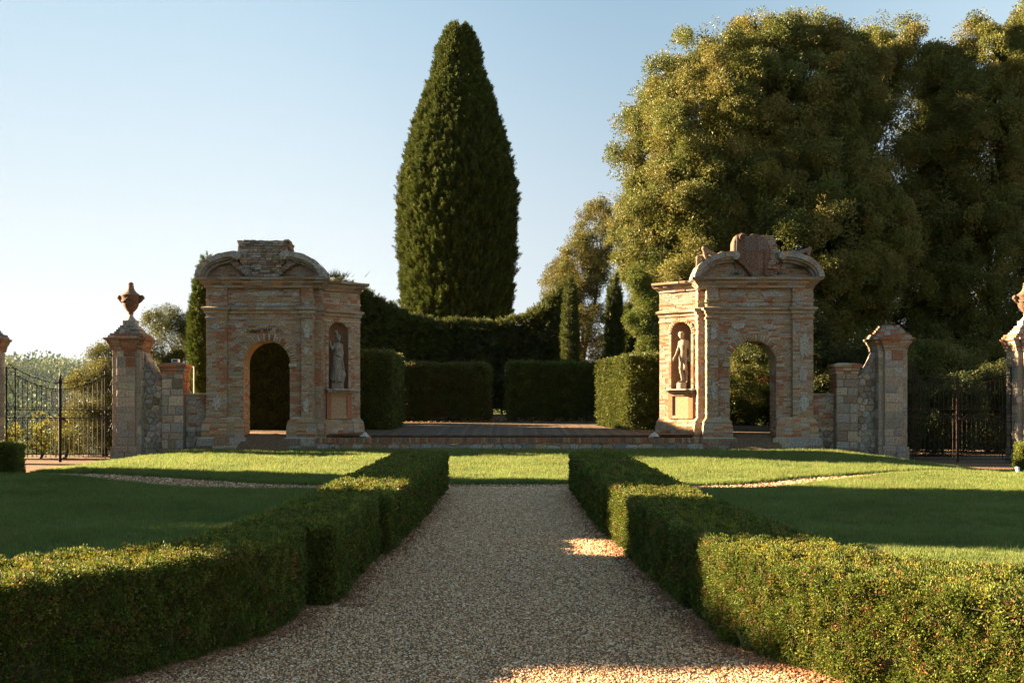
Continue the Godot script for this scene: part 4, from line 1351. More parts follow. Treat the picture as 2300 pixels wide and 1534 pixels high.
	for i in 16000:
		var d := 7.0 + pow(rng.randf(), 1.3) * 16.0
		var sd := 1.0 if rng.randf() < 0.5 else -1.0
		var x := sd * (inner_x(d, sd) + 0.05 - absf(rng.randfn()) * 0.13)
		var z := rng.randf_range(0.006, 0.014)
		var an := rng.randf() * TAU
		sow.add(Vector3(x, front(x, d) + z * 0.8, -d), Vector3(cos(an), 0, sin(an)) * z * 1.4, Vector3(0, z, 0), Vector3(-sin(an), 0, cos(an)) * z, tint([Color(0.20, 0.10, 0.055), Color(0.15, 0.085, 0.05), Color(0.26, 0.13, 0.065)][i % 3], 0.3))
	stuff("soil", sow, leaf_mesh.pebble, M.pebble, self, "reddish brown soil and crumbs along the feet of the box hedges", "soil")
	# fallen leaves
	sow = Sow.new()
	var lb := MB.new()
	lb.tri(Vector3(-0.5, 0, 0), Vector3(0, 0.15, 0.3), Vector3(0.5, 0.05, 0), Color.WHITE)
	lb.tri(Vector3(-0.5, 0, 0), Vector3(0.5, 0.05, 0), Vector3(0, 0.12, -0.3), Color.WHITE)
	var fallen := lb.mesh()
	for i in 7000:
		var d := rng.randf_range(7.0, 22)
		var s := 1.0 if rng.randf() < 0.5 else -1.0
		var x := s * (inner_x(d, s) - absf(rng.randfn()) * 0.22) if i < 6900 else rng.randf_range(-1.5, 1.5)
		var z := rng.randf_range(0.008, 0.022) if i % 6 else rng.randf_range(0.02, 0.04)
		var an := rng.randf() * TAU
		sow.add(Vector3(x, front(x, d) + 0.02, -d), Vector3(cos(an), 0.1, sin(an)) * z, Vector3(0, z, 0), Vector3(-sin(an), 0.15, cos(an)) * z, tint([Color(0.30, 0.11, 0.04), Color(0.24, 0.10, 0.04), Color(0.34, 0.17, 0.06)][i % 3], 0.3))
	for i in 2600:
		var x := rng.randf_range(-5.5, 5.5)
		var d := rng.randf_range(42.8, 47.5)
		var z := rng.randf_range(0.05, 0.1)
		var an := rng.randf() * TAU
		sow.add(Vector3(x, behind(x, d) + 0.03, -d), Vector3(cos(an), 0.1, sin(an)) * z, Vector3(0, z, 0), Vector3(-sin(an), 0.3, cos(an)) * z, tint([Color(0.40, 0.19, 0.07), Color(0.34, 0.14, 0.06), Color(0.42, 0.25, 0.10)][i % 3], 0.3))
	stuff("fallen_leaves", sow, fallen, M.leaf, self, "dry orange fallen leaves along the hedge feet and behind the stage", "leaves")

func box_hedge(inner: Array, outer: Array, h0: float, h1: float, dense: float, size: float, label: String, group: String, fine := true) -> void:
	var y0 := []
	var y1 := []
	for i in inner.size():
		var gy := front(inner[i].x, inner[i].y)
		y0.append(gy - 0.02)
		y1.append(gy + lerpf(h0, h1, i / float(inner.size() - 1)))
	var mid := (on(inner[0].x, inner[0].y) + on(outer[-1].x, outer[-1].y)) * 0.5
	var root := thing("box_hedge", label, "hedge", mid, group)
	var core := MB.new()
	var sow := Sow.new()
	prism(core, sow, inner, outer, y0, y1, dense, size, BOX_SIDE, BOX_SIDE, 0.075)
	# young shoots standing above the clipped top
	for i in int(inner.size() * 170 * (1.0 if fine else 0.2)):
		var j := rng.randi() % (inner.size() - 1)
		var t := rng.randf()
		var u := rng.randf()
		var p: Vector2 = inner[j].lerp(inner[j + 1], t).lerp(outer[j].lerp(outer[j + 1], t), u)
		var y := lerpf(y1[j], y1[j + 1], t)
		for e in (1 if rng.randf() < 0.75 else rng.randi_range(2, 3)):
			sprout(sow, Vector3(p.x, y - 0.005 + e * 0.035, -p.y), Vector3.UP, size * 0.7, 0.3, tint(BOX_SHOOT[rng.randi() % 2], 0.25))
	part("branches", core, M.twig, root)
	if fine and inner[0].y < 15.0:   # bare twigs that show between the leaves
		var tw := MB.new()
		for i in inner.size() * 16:
			var j := rng.randi() % (inner.size() - 1)
			var p: Vector2 = inner[j].lerp(inner[j + 1], rng.randf())
			var b := Vector3(p.x - signf(p.x) * 0.02, lerpf(y0[j], y1[j], rng.randf_range(0.05, 0.85)), -p.y)
			var o := Vector3(rng.randf_range(-0.3, 0.3) - signf(p.x) * 0.25, 1.0, rng.randf_range(-0.4, 0.7)).normalized() * rng.randf_range(0.03, 0.10)
			tw.tube([b, b + o * 0.5 + Vector3(rng.randf_range(-0.01, 0.01), 0, 0.01), b + o], [0.003, 0.0025, 0.0015], 3, tint(Color(0.11, 0.065, 0.035), 0.3), false)
		part("twigs", tw, M.pebble, root)
	stuff("foliage", sow, leaf_mesh.box, M.box_leaf, root)

func build_hedges() -> void:
	var names_r := ["clipped box hedge right of the walk, the section farthest away beside the side path", "middle section of the right box hedge with a sunlit patch on its flank", "near right box hedge with yellow sunlit tips, curving out of the picture"]
	var names_l := ["clipped box hedge left of the walk, the long section reaching to the stage lawn", "middle section of the left box hedge, in shade with a flat green top", "near left box hedge with lit young shoots and brown dead sprigs"]
	for i in 3:
		var dense: float = [1100.0, 1500.0, 2300.0][i]
		var size: float = [1.5, 1.15, 0.9][i]
		box_hedge(HEDGE_R[i], HEDGE_R_OUT[i], [0.76, 0.74, 0.73][i], [0.74, 0.72, 0.70][i], dense, size, names_r[i], "box hedges along the walk")
		box_hedge(HEDGE_L[i], HEDGE_L_OUT[i], [0.76, 0.74, 0.73][i], [0.72, 0.73, 0.75][i], dense, size, names_l[i], "box hedges along the walk")
	box_hedge([Vector2(-13.0, 29.7), Vector2(-12.8, 28.75)], [Vector2(-14.7, 29.9), Vector2(-14.7, 28.9)], 0.78, 0.78, 700, 1.8, "dark square box bush on the gravel in front of the left iron gate", "", false)
	box_hedge([Vector2(13.85, 30.4), Vector2(13.55, 29.5)], [Vector2(15.4, 30.6), Vector2(15.4, 29.7)], 0.74, 0.74, 700, 1.8, "sunlit box bush cut by the picture edge in front of the right iron gate", "", false)
	# brown dead sprigs in the near left hedge
	var dead := MB.new()
	for i in 60:
		var y: float = [0.42, 0.30, 0.08][i % 3] + rng.randf_range(-0.07, 0.07)
		var p := Vector3(-1.965 + rng.randf_range(-0.01, 0.03), y - 0.05, -10.0 - rng.randf_range(-0.07, 0.09))
		var o := Vector3(rng.randf_range(0.2, 1), rng.randf_range(-0.4, 0.9), rng.randf_range(-1, 1)).normalized() * 0.035
		var sd := o.cross(Vector3(0.3, 1, 0.2)).normalized() * 0.009
		dead.tri(p, p + o * 0.5 + sd, p + o, tint(Color(0.33, 0.12, 0.04), 0.3))
		dead.tri(p, p + o, p + o * 0.5 - sd, tint(Color(0.33, 0.12, 0.04), 0.3))
	single("dead_sprig", dead, M.leaf, "rust brown dead twig hanging on the path side of the near left hedge", "twig")
	# a strap leaved weed at the foot of the near right hedge
	var weed := MB.new()
	for i in 14:
		var b := Vector3(1.84 + rng.randf_range(-0.06, 0.06), front(1.84, 8.7), -8.62 + rng.randf_range(-0.05, 0.05))
		var o := Vector3(rng.randf_range(-0.13, 0.13), rng.randf_range(0.12, 0.24), rng.randf_range(-0.05, 0.12))
		var sd := Vector3(0.006, 0, 0.003)
		weed.quad(b - sd, b + sd, b + o * 0.7 + sd, b + o * 0.7 - sd, Color(0.09, 0.12, 0.05))
		weed.tri(b + o * 0.7 - sd, b + o * 0.7 + sd, b + o * Vector3(1.2, 0.9, 1.2), Color(0.09, 0.12, 0.05))
	single("grass_tuft", weed, M.grass, "long bladed grass tuft at the foot of the near right hedge", "weed")

func build_stage() -> void:
	# retaining wall of the stage
	var root := thing("stage_wall", "low stone retaining wall with a brick coping along the front of the garden stage", "wall", Vector3(0, 0.6, -34.7))
	var k := MB.new()
	k.box(Vector3(0, 0.55, -35.0), Vector3(6.05, 0, 0), Vector3(0, 0.53, 0), Vector3(0, 0, 0.34), Color.WHITE)
	part("core", k, M.mortar, root)
	rubble(root, Vector3(-6.02, 0, -34.65), Vector3.RIGHT, Vector3.BACK, PackedVector2Array([Vector2(0, 0.45), Vector2(12.04, 0.45), Vector2(12.04, 0.94), Vector2(0, 0.94)]), 0.36, 0.24, [GREY, PALE, GREY, Color(0.26, 0.25, 0.22), TAN], 0.035)
	var cm := MB.new()
	var x := -6.03
	while x < 6.0:
		var w := rng.randf_range(0.058, 0.075)
		cm.box(Vector3(x + w * 0.5, 1.03 + rng.randf_range(-0.006, 0.006), -34.80 + rng.randf_range(-0.012, 0.012)), Vector3(w * 0.5 - 0.006, 0, 0), Vector3(0, 0.075, 0), Vector3(0, 0, 0.20), tint([RED, DARK, RED, TAN][rng.randi() % 4], 0.25))
		x += w
	part("brick_coping", cm, M.brick, root).set_meta("kind", "stuff")
	cm = MB.new()
	x = -6.03
	while x < 6.0:
		var w := rng.randf_range(0.2, 0.3)
		cm.box(Vector3(x + w * 0.5, 0.945, -34.75), Vector3(w * 0.5 - 0.006, 0, 0), Vector3(0, 0.022, 0), Vector3(0, 0, 0.13 + rng.randf_range(0, 0.012)), tint([RED, DARK, TAN][rng.randi() % 3], 0.2))
		x += w
	part("brick_course", cm, M.brick, root).set_meta("kind", "stuff")
	k = MB.new()
	k.box(Vector3(-5.5, 0.76, -34.60), Vector3(0.05, 0, 0), Vector3(0, 0.06, 0), Vector3(0, 0, 0.03), Color.WHITE)
	part("vent", k, M.black_metal, root)
	# planked deck, rising to the back
	root = thing("stage_deck", "raked stage floor of weathered brown planks between the pavilions", "stage", Vector3(0, 1.15, -39.0))
	var i := 0
	x = -4.45
	while x < 4.4:
		var b := MB.new()
		var w := 0.125
		var lift := rng.randf_range(-0.004, 0.004)
		var a0: Vector3 = Vector3(x + 0.004, 1.20 + lift, -35.12)
		var a1: Vector3 = Vector3(x + w - 0.004, 1.20 + lift + rng.randf_range(-0.003, 0.003), -35.12)
		var back := Vector3(0, 0.375, -7.75)
		var dn := Vector3(0, -0.035, 0)
		var col := tint([Color(0.165, 0.112, 0.083), Color(0.14, 0.098, 0.075), Color(0.19, 0.13, 0.096)][i % 3], 0.18)
		b.quad(a0, a1, a1 + back, a0 + back, col, Vector3.UP)
		b.quad(a0, a1, a1 + dn, a0 + dn, col, Vector3.BACK)
		b.quad(a0, a0 + back, a0 + back + dn, a0 + dn, col, Vector3.LEFT)
		b.quad(a1, a1 + back, a1 + back + dn, a1 + dn, col, Vector3.RIGHT)
		b.quad(a0 + back, a1 + back, a1 + back + dn, a0 + back + dn, col, Vector3.FORWARD)
		part("plank", b, M.plank, root)
		x += w
		i += 1
	k = MB.new()
	k.box(Vector3(0, 1.11, -35.3), Vector3(4.4, 0, 0), Vector3(0, 0.05, 0), Vector3(0, 0, 0.06), Color.WHITE)
	part("joist", k, M.core_bark, root)
	# earth slope through each arch
	for s in [-1.0, 1.0]:
		var e := MB.new()
		var g := []
		for d in [33.9, 34.3, 34.7, 35.1, 35.6, 36.3, 37.5]:
			for q in 9:
				var u := (q - 4) / 4.0
				var px: float = s * 7.67 + u * (0.72 if d > 34.5 else 0.85)
				var y: float = lerpf(front(px, 33.9) - 0.02, 1.22, ss(33.9, 35.3, d)) + noise.get_noise_2d(px * 8, d * 8) * 0.03 - (0.0 if d > 34.6 else u * u * 0.12)
				g.append(Vector3(px, y, -d))
		e.smooth_grid(g, 9, Color.WHITE, false, false)
		struct("earth_path", e, M.earth)
	# two pale rocks at the stage corners
	for s in [-1.0, 1.0]:
		var r := MB.new()
		var c := Vector3(s * 4.55 - 0.02, 1.14, -35.0)
		var ring := []
		for q in 9:
			var an := TAU * q / 9
			ring.append(c + Vector3(cos(an) * rng.randf_range(0.15, 0.2), 0, sin(an) * 0.15))
		var ring2 := []
		for q in 9:
			ring2.append(c + (ring[q] - c) * rng.randf_range(0.5, 0.65) + Vector3(0, rng.randf_range(0.06, 0.1), 0))
		for q in 9:
			r.quad(ring[q], ring[(q + 1) % 9], ring2[(q + 1) % 9], ring2[q], Color(0.45, 0.45, 0.43), ring[q] - c)
			r.tri(ring2[q], ring2[(q + 1) % 9], c + Vector3(0.02, 0.16, 0), Color(0.48, 0.48, 0.46), Vector3.UP)
		single("rock", r, M.stone, "pale pointed rock on the stage edge beside the %s pavilion's base" % ("shaded left" if s < 0 else "statue lit right"), "rock", "pale rocks at the stage corners")
	# worn patch in the middle of the stage lawn
	var wp := MB.new()
	var pc := on(0.0, 28.9) + Vector3(0, 0.05, 0)
	for q in 14:
		var a := TAU * q / 14
		var b := TAU * (q + 1) / 14
		wp.tri(pc, pc + Vector3(cos(a) * 0.3, -0.01, sin(a) * 0.22), pc + Vector3(cos(b) * 0.3, -0.01, sin(b) * 0.22), Color(0.5, 0.42, 0.3), Vector3.UP)
	single("stone_cover", wp, M.stone, "small sandy round cover set in the lawn before the stage", "cover")
	# lamp box on the left small pier and an iron pipe behind it
	var lb := thing("lamp_box", "small white lamp box on top of the grey small pier", "lamp", Vector3(-10.55, 3.47, -35.1))
	k = MB.new()
	k.box(Vector3(-10.55, 3.53, -35.1), Vector3(0.11, 0, 0), Vector3(0, 0.05, 0), Vector3(0, 0, 0.08), Color.WHITE)
	part("housing", k, M.white_metal, lb)
	k = MB.new()
	k.box(Vector3(-10.55, 3.53, -35.015), Vector3(0.075, 0, 0), Vector3(0, 0.03, 0), Vector3(0, 0, 0.006), Color.WHITE)
	part("front_glass", k, M.black_metal, lb)
	k = MB.new()
	k.tube([Vector3(-10.16, 2.4, -35.75), Vector3(-10.16, 3.35, -35.75), Vector3(-10.19, 3.4, -35.75)], [0.018], 7, Color.WHITE)
	single("drain_pipe", k, M.white_metal, "thin grey pipe standing behind the small pier and low wall", "pipe")
	var sp := thing("garden_spotlight", "small white spotlight on the gravel by the lit box bush", "lamp", Vector3(13.3, front(13.3, 29.1), -29.1))
	k = MB.new()
	k.tube([sp.position, sp.position + Vector3(0, 0.08, 0)], [0.02], 6, Color.WHITE)
	part("stake", k, M.black_metal, sp)
	k = MB.new()
	k.tube([sp.position + Vector3(0, 0.06, 0.02), sp.position + Vector3(0, 0.2, -0.04)], [0.045, 0.055], 10, Color.WHITE)
	part("housing", k, M.white_metal, sp)

func statue_at(s: float) -> Vector3:   # on the floor of the niche
	var bd := Vector2(1.06, -0.8).normalized()
	return Vector3((4.92 + bd.x * 0.80) * s, 2.665, -(36.5 + bd.y * 0.80)) + Vector3(bd.y * s, 0, bd.x) * -0.02

func build_statues() -> void:
	var B := func(list: Array) -> Array:
		var o := []
		for q in list:
			o.append([Vector3(q[0], q[1], q[2]), Vector3(q[3], q[4], q[5]), q[6], q[7]])
		return o
	# nude youth in the sunlit niche; x to the viewer's right, z towards the viewer
	var p := statue_at(1.0)
	var root := thing("statue", "weathered stone statue of a nude youth standing in the sunlit niche", "statue", p, "niche statues")
	var k := MB.new()
	k.lathe(p, [Vector2(0.155, 0), Vector2(0.16, 0.02), Vector2(0.155, 0.19), Vector2(0.145, 0.205), Vector2(0, 0.21)], 16, Color(0.42, 0.34, 0.24), 0.02, 3)
	part("block", k, M.stone, root)
	var o := p + Vector3(0.02, 0.21, 0)
	var col := Color(0.46, 0.38, 0.29)
	k = MB.new()
	var turn := -0.25
	body(k, o, turn, B.call([
		[0.04, 0.93, 0, 0.05, 1.20, 0.01, 0.105, 0.125], [0.05, 1.20, 0.01, 0.06, 1.30, 0, 0.13, 0.10], [-0.06, 1.30, 0, 0.17, 1.31, 0, 0.058, 0.058], [0.02, 0.83, 0, 0.04, 0.95, 0, 0.115, 0.105],
		[0.03, 1.36, 0, 0.0, 1.43, 0.02, 0.05, 0.045], [-0.02, 1.53, 0.03, -0.03, 1.56, 0.03, 0.085, 0.09], [-0.035, 1.48, 0.07, -0.03, 1.45, 0.075, 0.045, 0.035],
		[-0.07, 1.30, 0, -0.14, 1.04, 0.03, 0.048, 0.04], [-0.14, 1.04, 0.03, -0.25, 0.79, 0.10, 0.038, 0.026], [-0.25, 0.79, 0.10, -0.27, 0.74, 0.11, 0.03, 0.03],
		[0.18, 1.30, 0, 0.24, 1.05, -0.03, 0.048, 0.04], [0.24, 1.05, -0.03, 0.22, 0.80, 0.02, 0.038, 0.027], [0.22, 0.80, 0.02, 0.22, 0.73, 0.03, 0.032, 0.024],
		[-0.02, 0.83, 0, -0.04, 0.48, 0.03, 0.085, 0.058], [-0.04, 0.48, 0.03, -0.03, 0.36, 0.0, 0.058, 0.057], [-0.03, 0.36, 0.0, 0.0, 0.07, -0.01, 0.055, 0.032], [0.0, 0.04, -0.02, -0.11, 0.02, 0.10, 0.035, 0.022],
		[0.08, 0.83, 0, 0.11, 0.49, 0.08, 0.085, 0.058], [0.11, 0.49, 0.08, 0.13, 0.32, 0.0, 0.055, 0.052], [0.13, 0.32, 0.0, 0.14, 0.07, -0.06, 0.05, 0.03], [0.14, 0.04, -0.06, 0.15, 0.02, 0.06, 0.034, 0.022],
		[0.07, 0.0, -0.10, 0.08, 0.55, -0.07, 0.07, 0.05]]), 0.017, 0.045, col)
	var head := [[-0.105, 1.545, 0.06, 0.03], [-0.04, 1.50, 0.125, 0.0]]
	for e in [-1.0, 1.0]:   # curls of hair, nose, fingers
		for i in 5:
			var an := 0.5 + i * 0.55
			body(k, o, turn, B.call([[-0.03 + e * 0.065 * sin(an), 1.56 + 0.075 * cos(an), 0.03 - i * 0.012, -0.03 + e * 0.08 * sin(an), 1.565 + 0.085 * cos(an), 0.0, 0.032, 0.028]]), 0.011, 0.02, tint(col, 0.1))
	body(k, o, turn, B.call([[-0.04, 1.53, 0.115, -0.042, 1.50, 0.13, 0.010, 0.015], [-0.06, 1.535, 0.112, -0.075, 1.535, 0.105, 0.012, 0.012], [-0.02, 1.535, 0.112, -0.005, 1.535, 0.105, 0.012, 0.012], [-0.05, 1.47, 0.115, -0.03, 1.47, 0.115, 0.011, 0.011]]), 0.007, 0.008, col)
	for i in 4:
		body(k, o, turn, B.call([[-0.265 - 0.008 * i + 0.012, 0.745, 0.10 + i * 0.009, -0.285 + 0.005 * i, 0.69 + 0.004 * i, 0.115 + i * 0.006, 0.0085, 0.0075], [0.205 + 0.011 * i, 0.735, 0.03, 0.205 + 0.011 * i, 0.665 + 0.005 * absf(i - 1.5), 0.045, 0.0085, 0.0075]]), 0.006, 0.004, col)
	body(k, o, turn, B.call([[-0.265, 0.76, 0.125, -0.30, 0.735, 0.145, 0.009, 0.008], [0.20, 0.76, 0.05, 0.185, 0.71, 0.06, 0.009, 0.008]]), 0.006, 0.004, col)
	part("figure", k, M.statue, root)
	# draped woman in the shaded niche
	p = statue_at(-1.0)
	root = thing("statue", "stone statue of a draped woman with a plumed head, in the shaded niche", "statue", p, "niche statues")
	k = MB.new()
	k.box(p + Vector3(0, 0.10, 0), Vector3(0.16, 0, 0.03), Vector3(0, 0.10, 0), Vector3(-0.02, 0, 0.14), Color(0.33, 0.27, 0.2))
	part("block", k, M.stone, root)
	o = p + Vector3(-0.01, 0.20, 0)
	col = Color(0.38, 0.335, 0.27)
	k = MB.new()
	body(k, o, 0.2, B.call([
		[0.0, 0.93, 0, 0.0, 1.12, 0.01, 0.10, 0.115], [0.0, 1.12, 0.01, 0.01, 1.22, 0, 0.115, 0.09], [-0.09, 1.22, 0, 0.11, 1.21, 0, 0.052, 0.052], [0.05, 1.13, 0.08, 0.05, 1.12, 0.09, 0.045, 0.045], [-0.05, 1.13, 0.08, -0.05, 1.12, 0.09, 0.045, 0.045],
		[0.01, 1.28, 0, 0.015, 1.35, 0.01, 0.045, 0.042], [0.02, 1.45, 0.02, 0.02, 1.48, 0.02, 0.078, 0.082], [0.03, 1.40, 0.06, 0.035, 1.37, 0.065, 0.042, 0.032], [-0.01, 1.55, 0.0, -0.05, 1.66, -0.03, 0.045, 0.04], [-0.05, 1.66, -0.03, -0.10, 1.60, -0.08, 0.045, 0.03],
		[-0.11, 1.22, 0, -0.19, 1.09, 0.08, 0.045, 0.038], [-0.19, 1.09, 0.08, -0.25, 1.26, 0.14, 0.036, 0.026], [-0.25, 1.26, 0.14, -0.26, 1.32, 0.15, 0.03, 0.027],
		[0.12, 1.21, 0, 0.16, 0.98, -0.02, 0.045, 0.038], [0.16, 0.98, -0.02, 0.13, 0.78, 0.06, 0.036, 0.028], [0.13, 0.78, 0.06, 0.13, 0.73, 0.08, 0.03, 0.026],
		[-0.03, 0.85, 0, -0.05, 0.5, 0.06, 0.11, 0.08], [-0.05, 0.5, 0.06, -0.06, 0.10, 0.02, 0.08, 0.085], [0.05, 0.85, 0, 0.05, 0.10, 0.02, 0.10, 0.09], [0.10, 0.80, -0.02, 0.17, 0.25, -0.02, 0.07, 0.09], [0.17, 0.25, -0.02, 0.16, 0.03, -0.02, 0.09, 0.05], [-0.08, 0.9, 0, -0.16, 0.15, -0.05, 0.06, 0.08],
		[-0.05, 0.04, 0.04, -0.06, 0.02, 0.13, 0.035, 0.024], [0.12, 0.04, 0.04, 0.16, 0.02, 0.12, 0.035, 0.024]]), 0.017, 0.05, col)
	for i in 9:   # folds of the skirt and the rolled girdle
		var a := -0.14 + i * 0.036
		body(k, o, 0.2, B.call([[a * 0.55, 0.86, 0.10 - absf(a) * 0.25, a * 1.15 + 0.01 * sin(i * 2.0), 0.06, 0.115 - absf(a) * 0.35, 0.014, 0.022]]), 0.012, 0.01, tint(col, 0.08))
	body(k, o, 0.2, B.call([[-0.12, 0.93, 0.05, 0.0, 0.88, 0.115, 0.03, 0.035], [0.0, 0.88, 0.115, 0.12, 0.82, 0.05, 0.035, 0.03], [0.12, 0.82, 0.05, 0.17, 0.45, 0.06, 0.03, 0.035]]), 0.014, 0.02, Color(0.26, 0.25, 0.23))
	body(k, o, 0.2, B.call([[0.03, 1.44, 0.095, 0.032, 1.41, 0.11, 0.009, 0.014], [0.005, 1.445, 0.092, -0.01, 1.445, 0.085, 0.011, 0.011], [0.05, 1.445, 0.092, 0.065, 1.445, 0.085, 0.011, 0.011], [0.02, 1.385, 0.10, 0.045, 1.385, 0.10, 0.01, 0.01]]), 0.007, 0.008, col)
	for i in 4:
		body(k, o, 0.2, B.call([[-0.265 + 0.010 * i, 1.32, 0.145 + i * 0.004, -0.275 + 0.014 * i, 1.385 - 0.004 * absf(i - 1.5), 0.155, 0.0085, 0.0075], [0.115 + 0.010 * i, 0.735, 0.085, 0.115 + 0.010 * i, 0.675 + 0.004 * i, 0.10, 0.0085, 0.0075]]), 0.006, 0.004, col)
	body(k, o, 0.2, B.call([[-0.23, 1.30, 0.15, -0.20, 1.345, 0.165, 0.009, 0.008], [0.10, 0.75, 0.10, 0.085, 0.70, 0.11, 0.009, 0.008]]), 0.006, 0.004, col)
	part("figure", k, M.statue, root)
	# broken reclining figures on the right pediment
	col = Color(0.33, 0.22, 0.155)
	var b1 := Vector3(6.05, 6.75, -35.05)
	root = thing("reclining_figure", "broken carved reclining figure with bent legs on the outer-left slope of the right pediment", "statue", b1, "reclining figures on the pediment")
	k = MB.new()
	body(k, b1, 0, B.call([[0.62, 0.03, 0, 0.42, 0.05, 0, 0.13, 0.10], [0.58, 0.10, -0.05, 0.66, 0.16, -0.1, 0.10, 0.08], [0.42, 0.08, 0.05, 0.05, 0.30, 0.10, 0.085, 0.062], [0.05, 0.30, 0.10, 0.14, -0.14, 0.12, 0.06, 0.04],
		[0.42, 0.02, -0.08, 0.02, 0.06, 0.0, 0.08, 0.06], [0.02, 0.06, 0.0, -0.12, 0.02, 0.02, 0.062, 0.062], [-0.12, 0.02, 0.02, -0.16, -0.42, 0.04, 0.06, 0.04], [-0.16, -0.46, 0.04, -0.30, -0.56, 0.10, 0.045, 0.03], [0.62, 0.06, 0, 0.78, -0.02, -0.05, 0.10, 0.06]]), 0.022, 0.05, col)
	part("figure", k, M.statue, root)
	b1 = Vector3(9.1, 6.75, -35.05)
	root = thing("reclining_figure", "broken carved reclining figure with one raised knee on the outer-right slope of the right pediment", "statue", b1, "reclining figures on the pediment")
	k = MB.new()
	body(k, b1, 0, B.call([[-0.52, 0.10, -0.05, -0.2, 0.14, 0, 0.12, 0.13], [-0.2, 0.14, 0, -0.06, 0.12, 0.02, 0.13, 0.10], [-0.10, 0.12, 0.05, 0.33, 0.28, 0.08, 0.09, 0.065], [0.33, 0.28, 0.08, 0.24, -0.12, 0.12, 0.062, 0.042], [0.24, -0.14, 0.12, 0.30, -0.19, 0.2, 0.042, 0.03], [-0.06, 0.08, -0.1, 0.30, 0.03, -0.1, 0.085, 0.062], [0.30, 0.03, -0.1, 0.47, -0.38, -0.02, 0.06, 0.04], [-0.52, 0.10, -0.05, -0.66, 0.02, -0.05, 0.08, 0.06]]), 0.022, 0.05, col)
	part("figure", k, M.statue, root)

func weeds() -> void:   # plants rooted in the masonry
	for w in [[-8.05, 4.42, 34.98, 26, 0.16, "green fern tuft over the left pavilion's arch"], [-7.55, 4.46, 34.98, 22, 0.14, "dark weed tuft right of the keystone on the left pavilion"], [-5.55, 6.22, 35.5, 60, 0.30, "dry grass stalks on the roof edge above the shaded statue"],
			[9.2, 6.42, 34.95, 70, 0.16, "dark moss clump in the outer corner of the right pediment"], [7.1, 6.22, 34.85, 40, 0.10, "low moss on the right pediment sill beside the coat of arms"], [8.45, 6.22, 34.85, 30, 0.10, "small weed on the right pediment sill below the rough bricks"], [6.15, 5.3, 34.95, 24, 0.15, "small creeper at the corner above the sunlit niche"], [5.2, 6.2, 35.7, 50, 0.16, "dry weeds on the cornice above the sunlit niche"]]:
		var m := MB.new()
		for i in w[3]:
			var b: Vector3 = Vector3(w[0] + rng.randfn() * w[4] * 0.8, w[1] + rng.randf_range(-0.02, 0.03), -w[2] + rng.randf_range(-0.05, 0.06))
			var o: Vector3 = Vector3(rng.randf_range(-1, 1), rng.randf_range(0.3, 1.3), rng.randf_range(-0.4, 1)).normalized() * w[4] * rng.randf_range(0.6, 1.2)
			var sd: Vector3 = o.cross(Vector3(0.2, 0.3, 1)).normalized() * 0.012
			var col := tint(Color(0.10, 0.09, 0.035) if "dry" in w[5] else Color(0.05, 0.065, 0.02), 0.3)
			m.tri(b - sd, b + sd, b + o, col)
		single("wall_weed", m, M.grass, w[5], "weed", "weeds rooted in the pavilions")

# ------------------------------------------------------------------ trees and tall hedges
const CYP := [Color(0.058, 0.080, 0.019), Color(0.070, 0.092, 0.020), Color(0.050, 0.070, 0.018), Color(0.088, 0.100, 0.022)]
const SHRUB := [Color(0.045, 0.060, 0.018), Color(0.060, 0.070, 0.020), Color(0.050, 0.058, 0.018)]
const OAK := [Color(0.108, 0.122, 0.030), Color(0.128, 0.134, 0.032), Color(0.092, 0.110, 0.028), Color(0.155, 0.145, 0.040)]

func cypress(called: String, label: String, base: Vector3, prof: Array, lean: float, per_m2: float, size: float, mesh_: Mesh, cols: Array, group := "", lumpy := 0.10) -> void:
	# prof: Vector2(height, radius); sprays cover a lumpy body round a dark core of twigs
	var root := thing(called, label, "cypress", base, group)
	var t := MB.new()
	t.tube([base - Vector3(0, 0.3, 0), base + Vector3(0, prof[-1].x * 0.5, 0)], [prof[-1].x * 0.022 + 0.03, 0.05], 8, Color.WHITE)
	part("trunk", t, M.bark, root)
	var top: float = prof[-1].x
	var core := MB.new()
	var g := []
	var sow := Sow.new()
	for r in 25:
		var h: float = lerpf(prof[0].x, top * 0.985, r / 24.0)
		for q in 18:
			var an := TAU * q / 18
			var rr := polyline(prof, h) * 0.80 * (1.0 + noise.get_noise_3d(cos(an) * 4.0, h * 0.6, sin(an) * 4.0) * lumpy * 2.0)
			g.append(base + Vector3(cos(an) * rr + lean * h / top, h, sin(an) * rr))
	core.smooth_grid(g, 18, Color.WHITE, true, true)
	part("branches", core, M.core_bark, root)
	var area := 0.0
	for i in 40:
		area += TAU * polyline(prof, lerpf(prof[0].x, top, (i + 0.5) / 40.0)) * (top - prof[0].x) / 40.0
	var rmax := 0.0
	for q in prof:
		rmax = maxf(rmax, q.y)
	var n := int(area * per_m2)
	var made := 0
	while made < n:
		var h := rng.randf_range(prof[0].x, top)
		var r := polyline(prof, h)
		if rng.randf() * rmax > r:
			continue
		made += 1
		var an := rng.randf() * TAU
		var lump := noise.get_noise_3d(cos(an) * r * 2.2, h * 1.3, sin(an) * r * 2.2) + 0.6 * noise.get_noise_3d(cos(an) * r * 6.0 + 50, h * 4.0, sin(an) * r * 6.0)
		var rr := r * (1.0 + lump * lumpy) - rng.randf() * rng.randf() * minf(0.35, r * 0.3)
		var dir := Vector3(cos(an), 0, sin(an))
		var cc: Color = cols[rng.randi() % cols.size()]
		sprout(sow, base + dir * rr + Vector3(lean * h / top, h, 0), (dir * 0.9 + Vector3(0, 1, 0)).normalized(), size, 0.35, tint(cc, 0.25))
	stuff("foliage", sow, mesh_, M.needle, root)

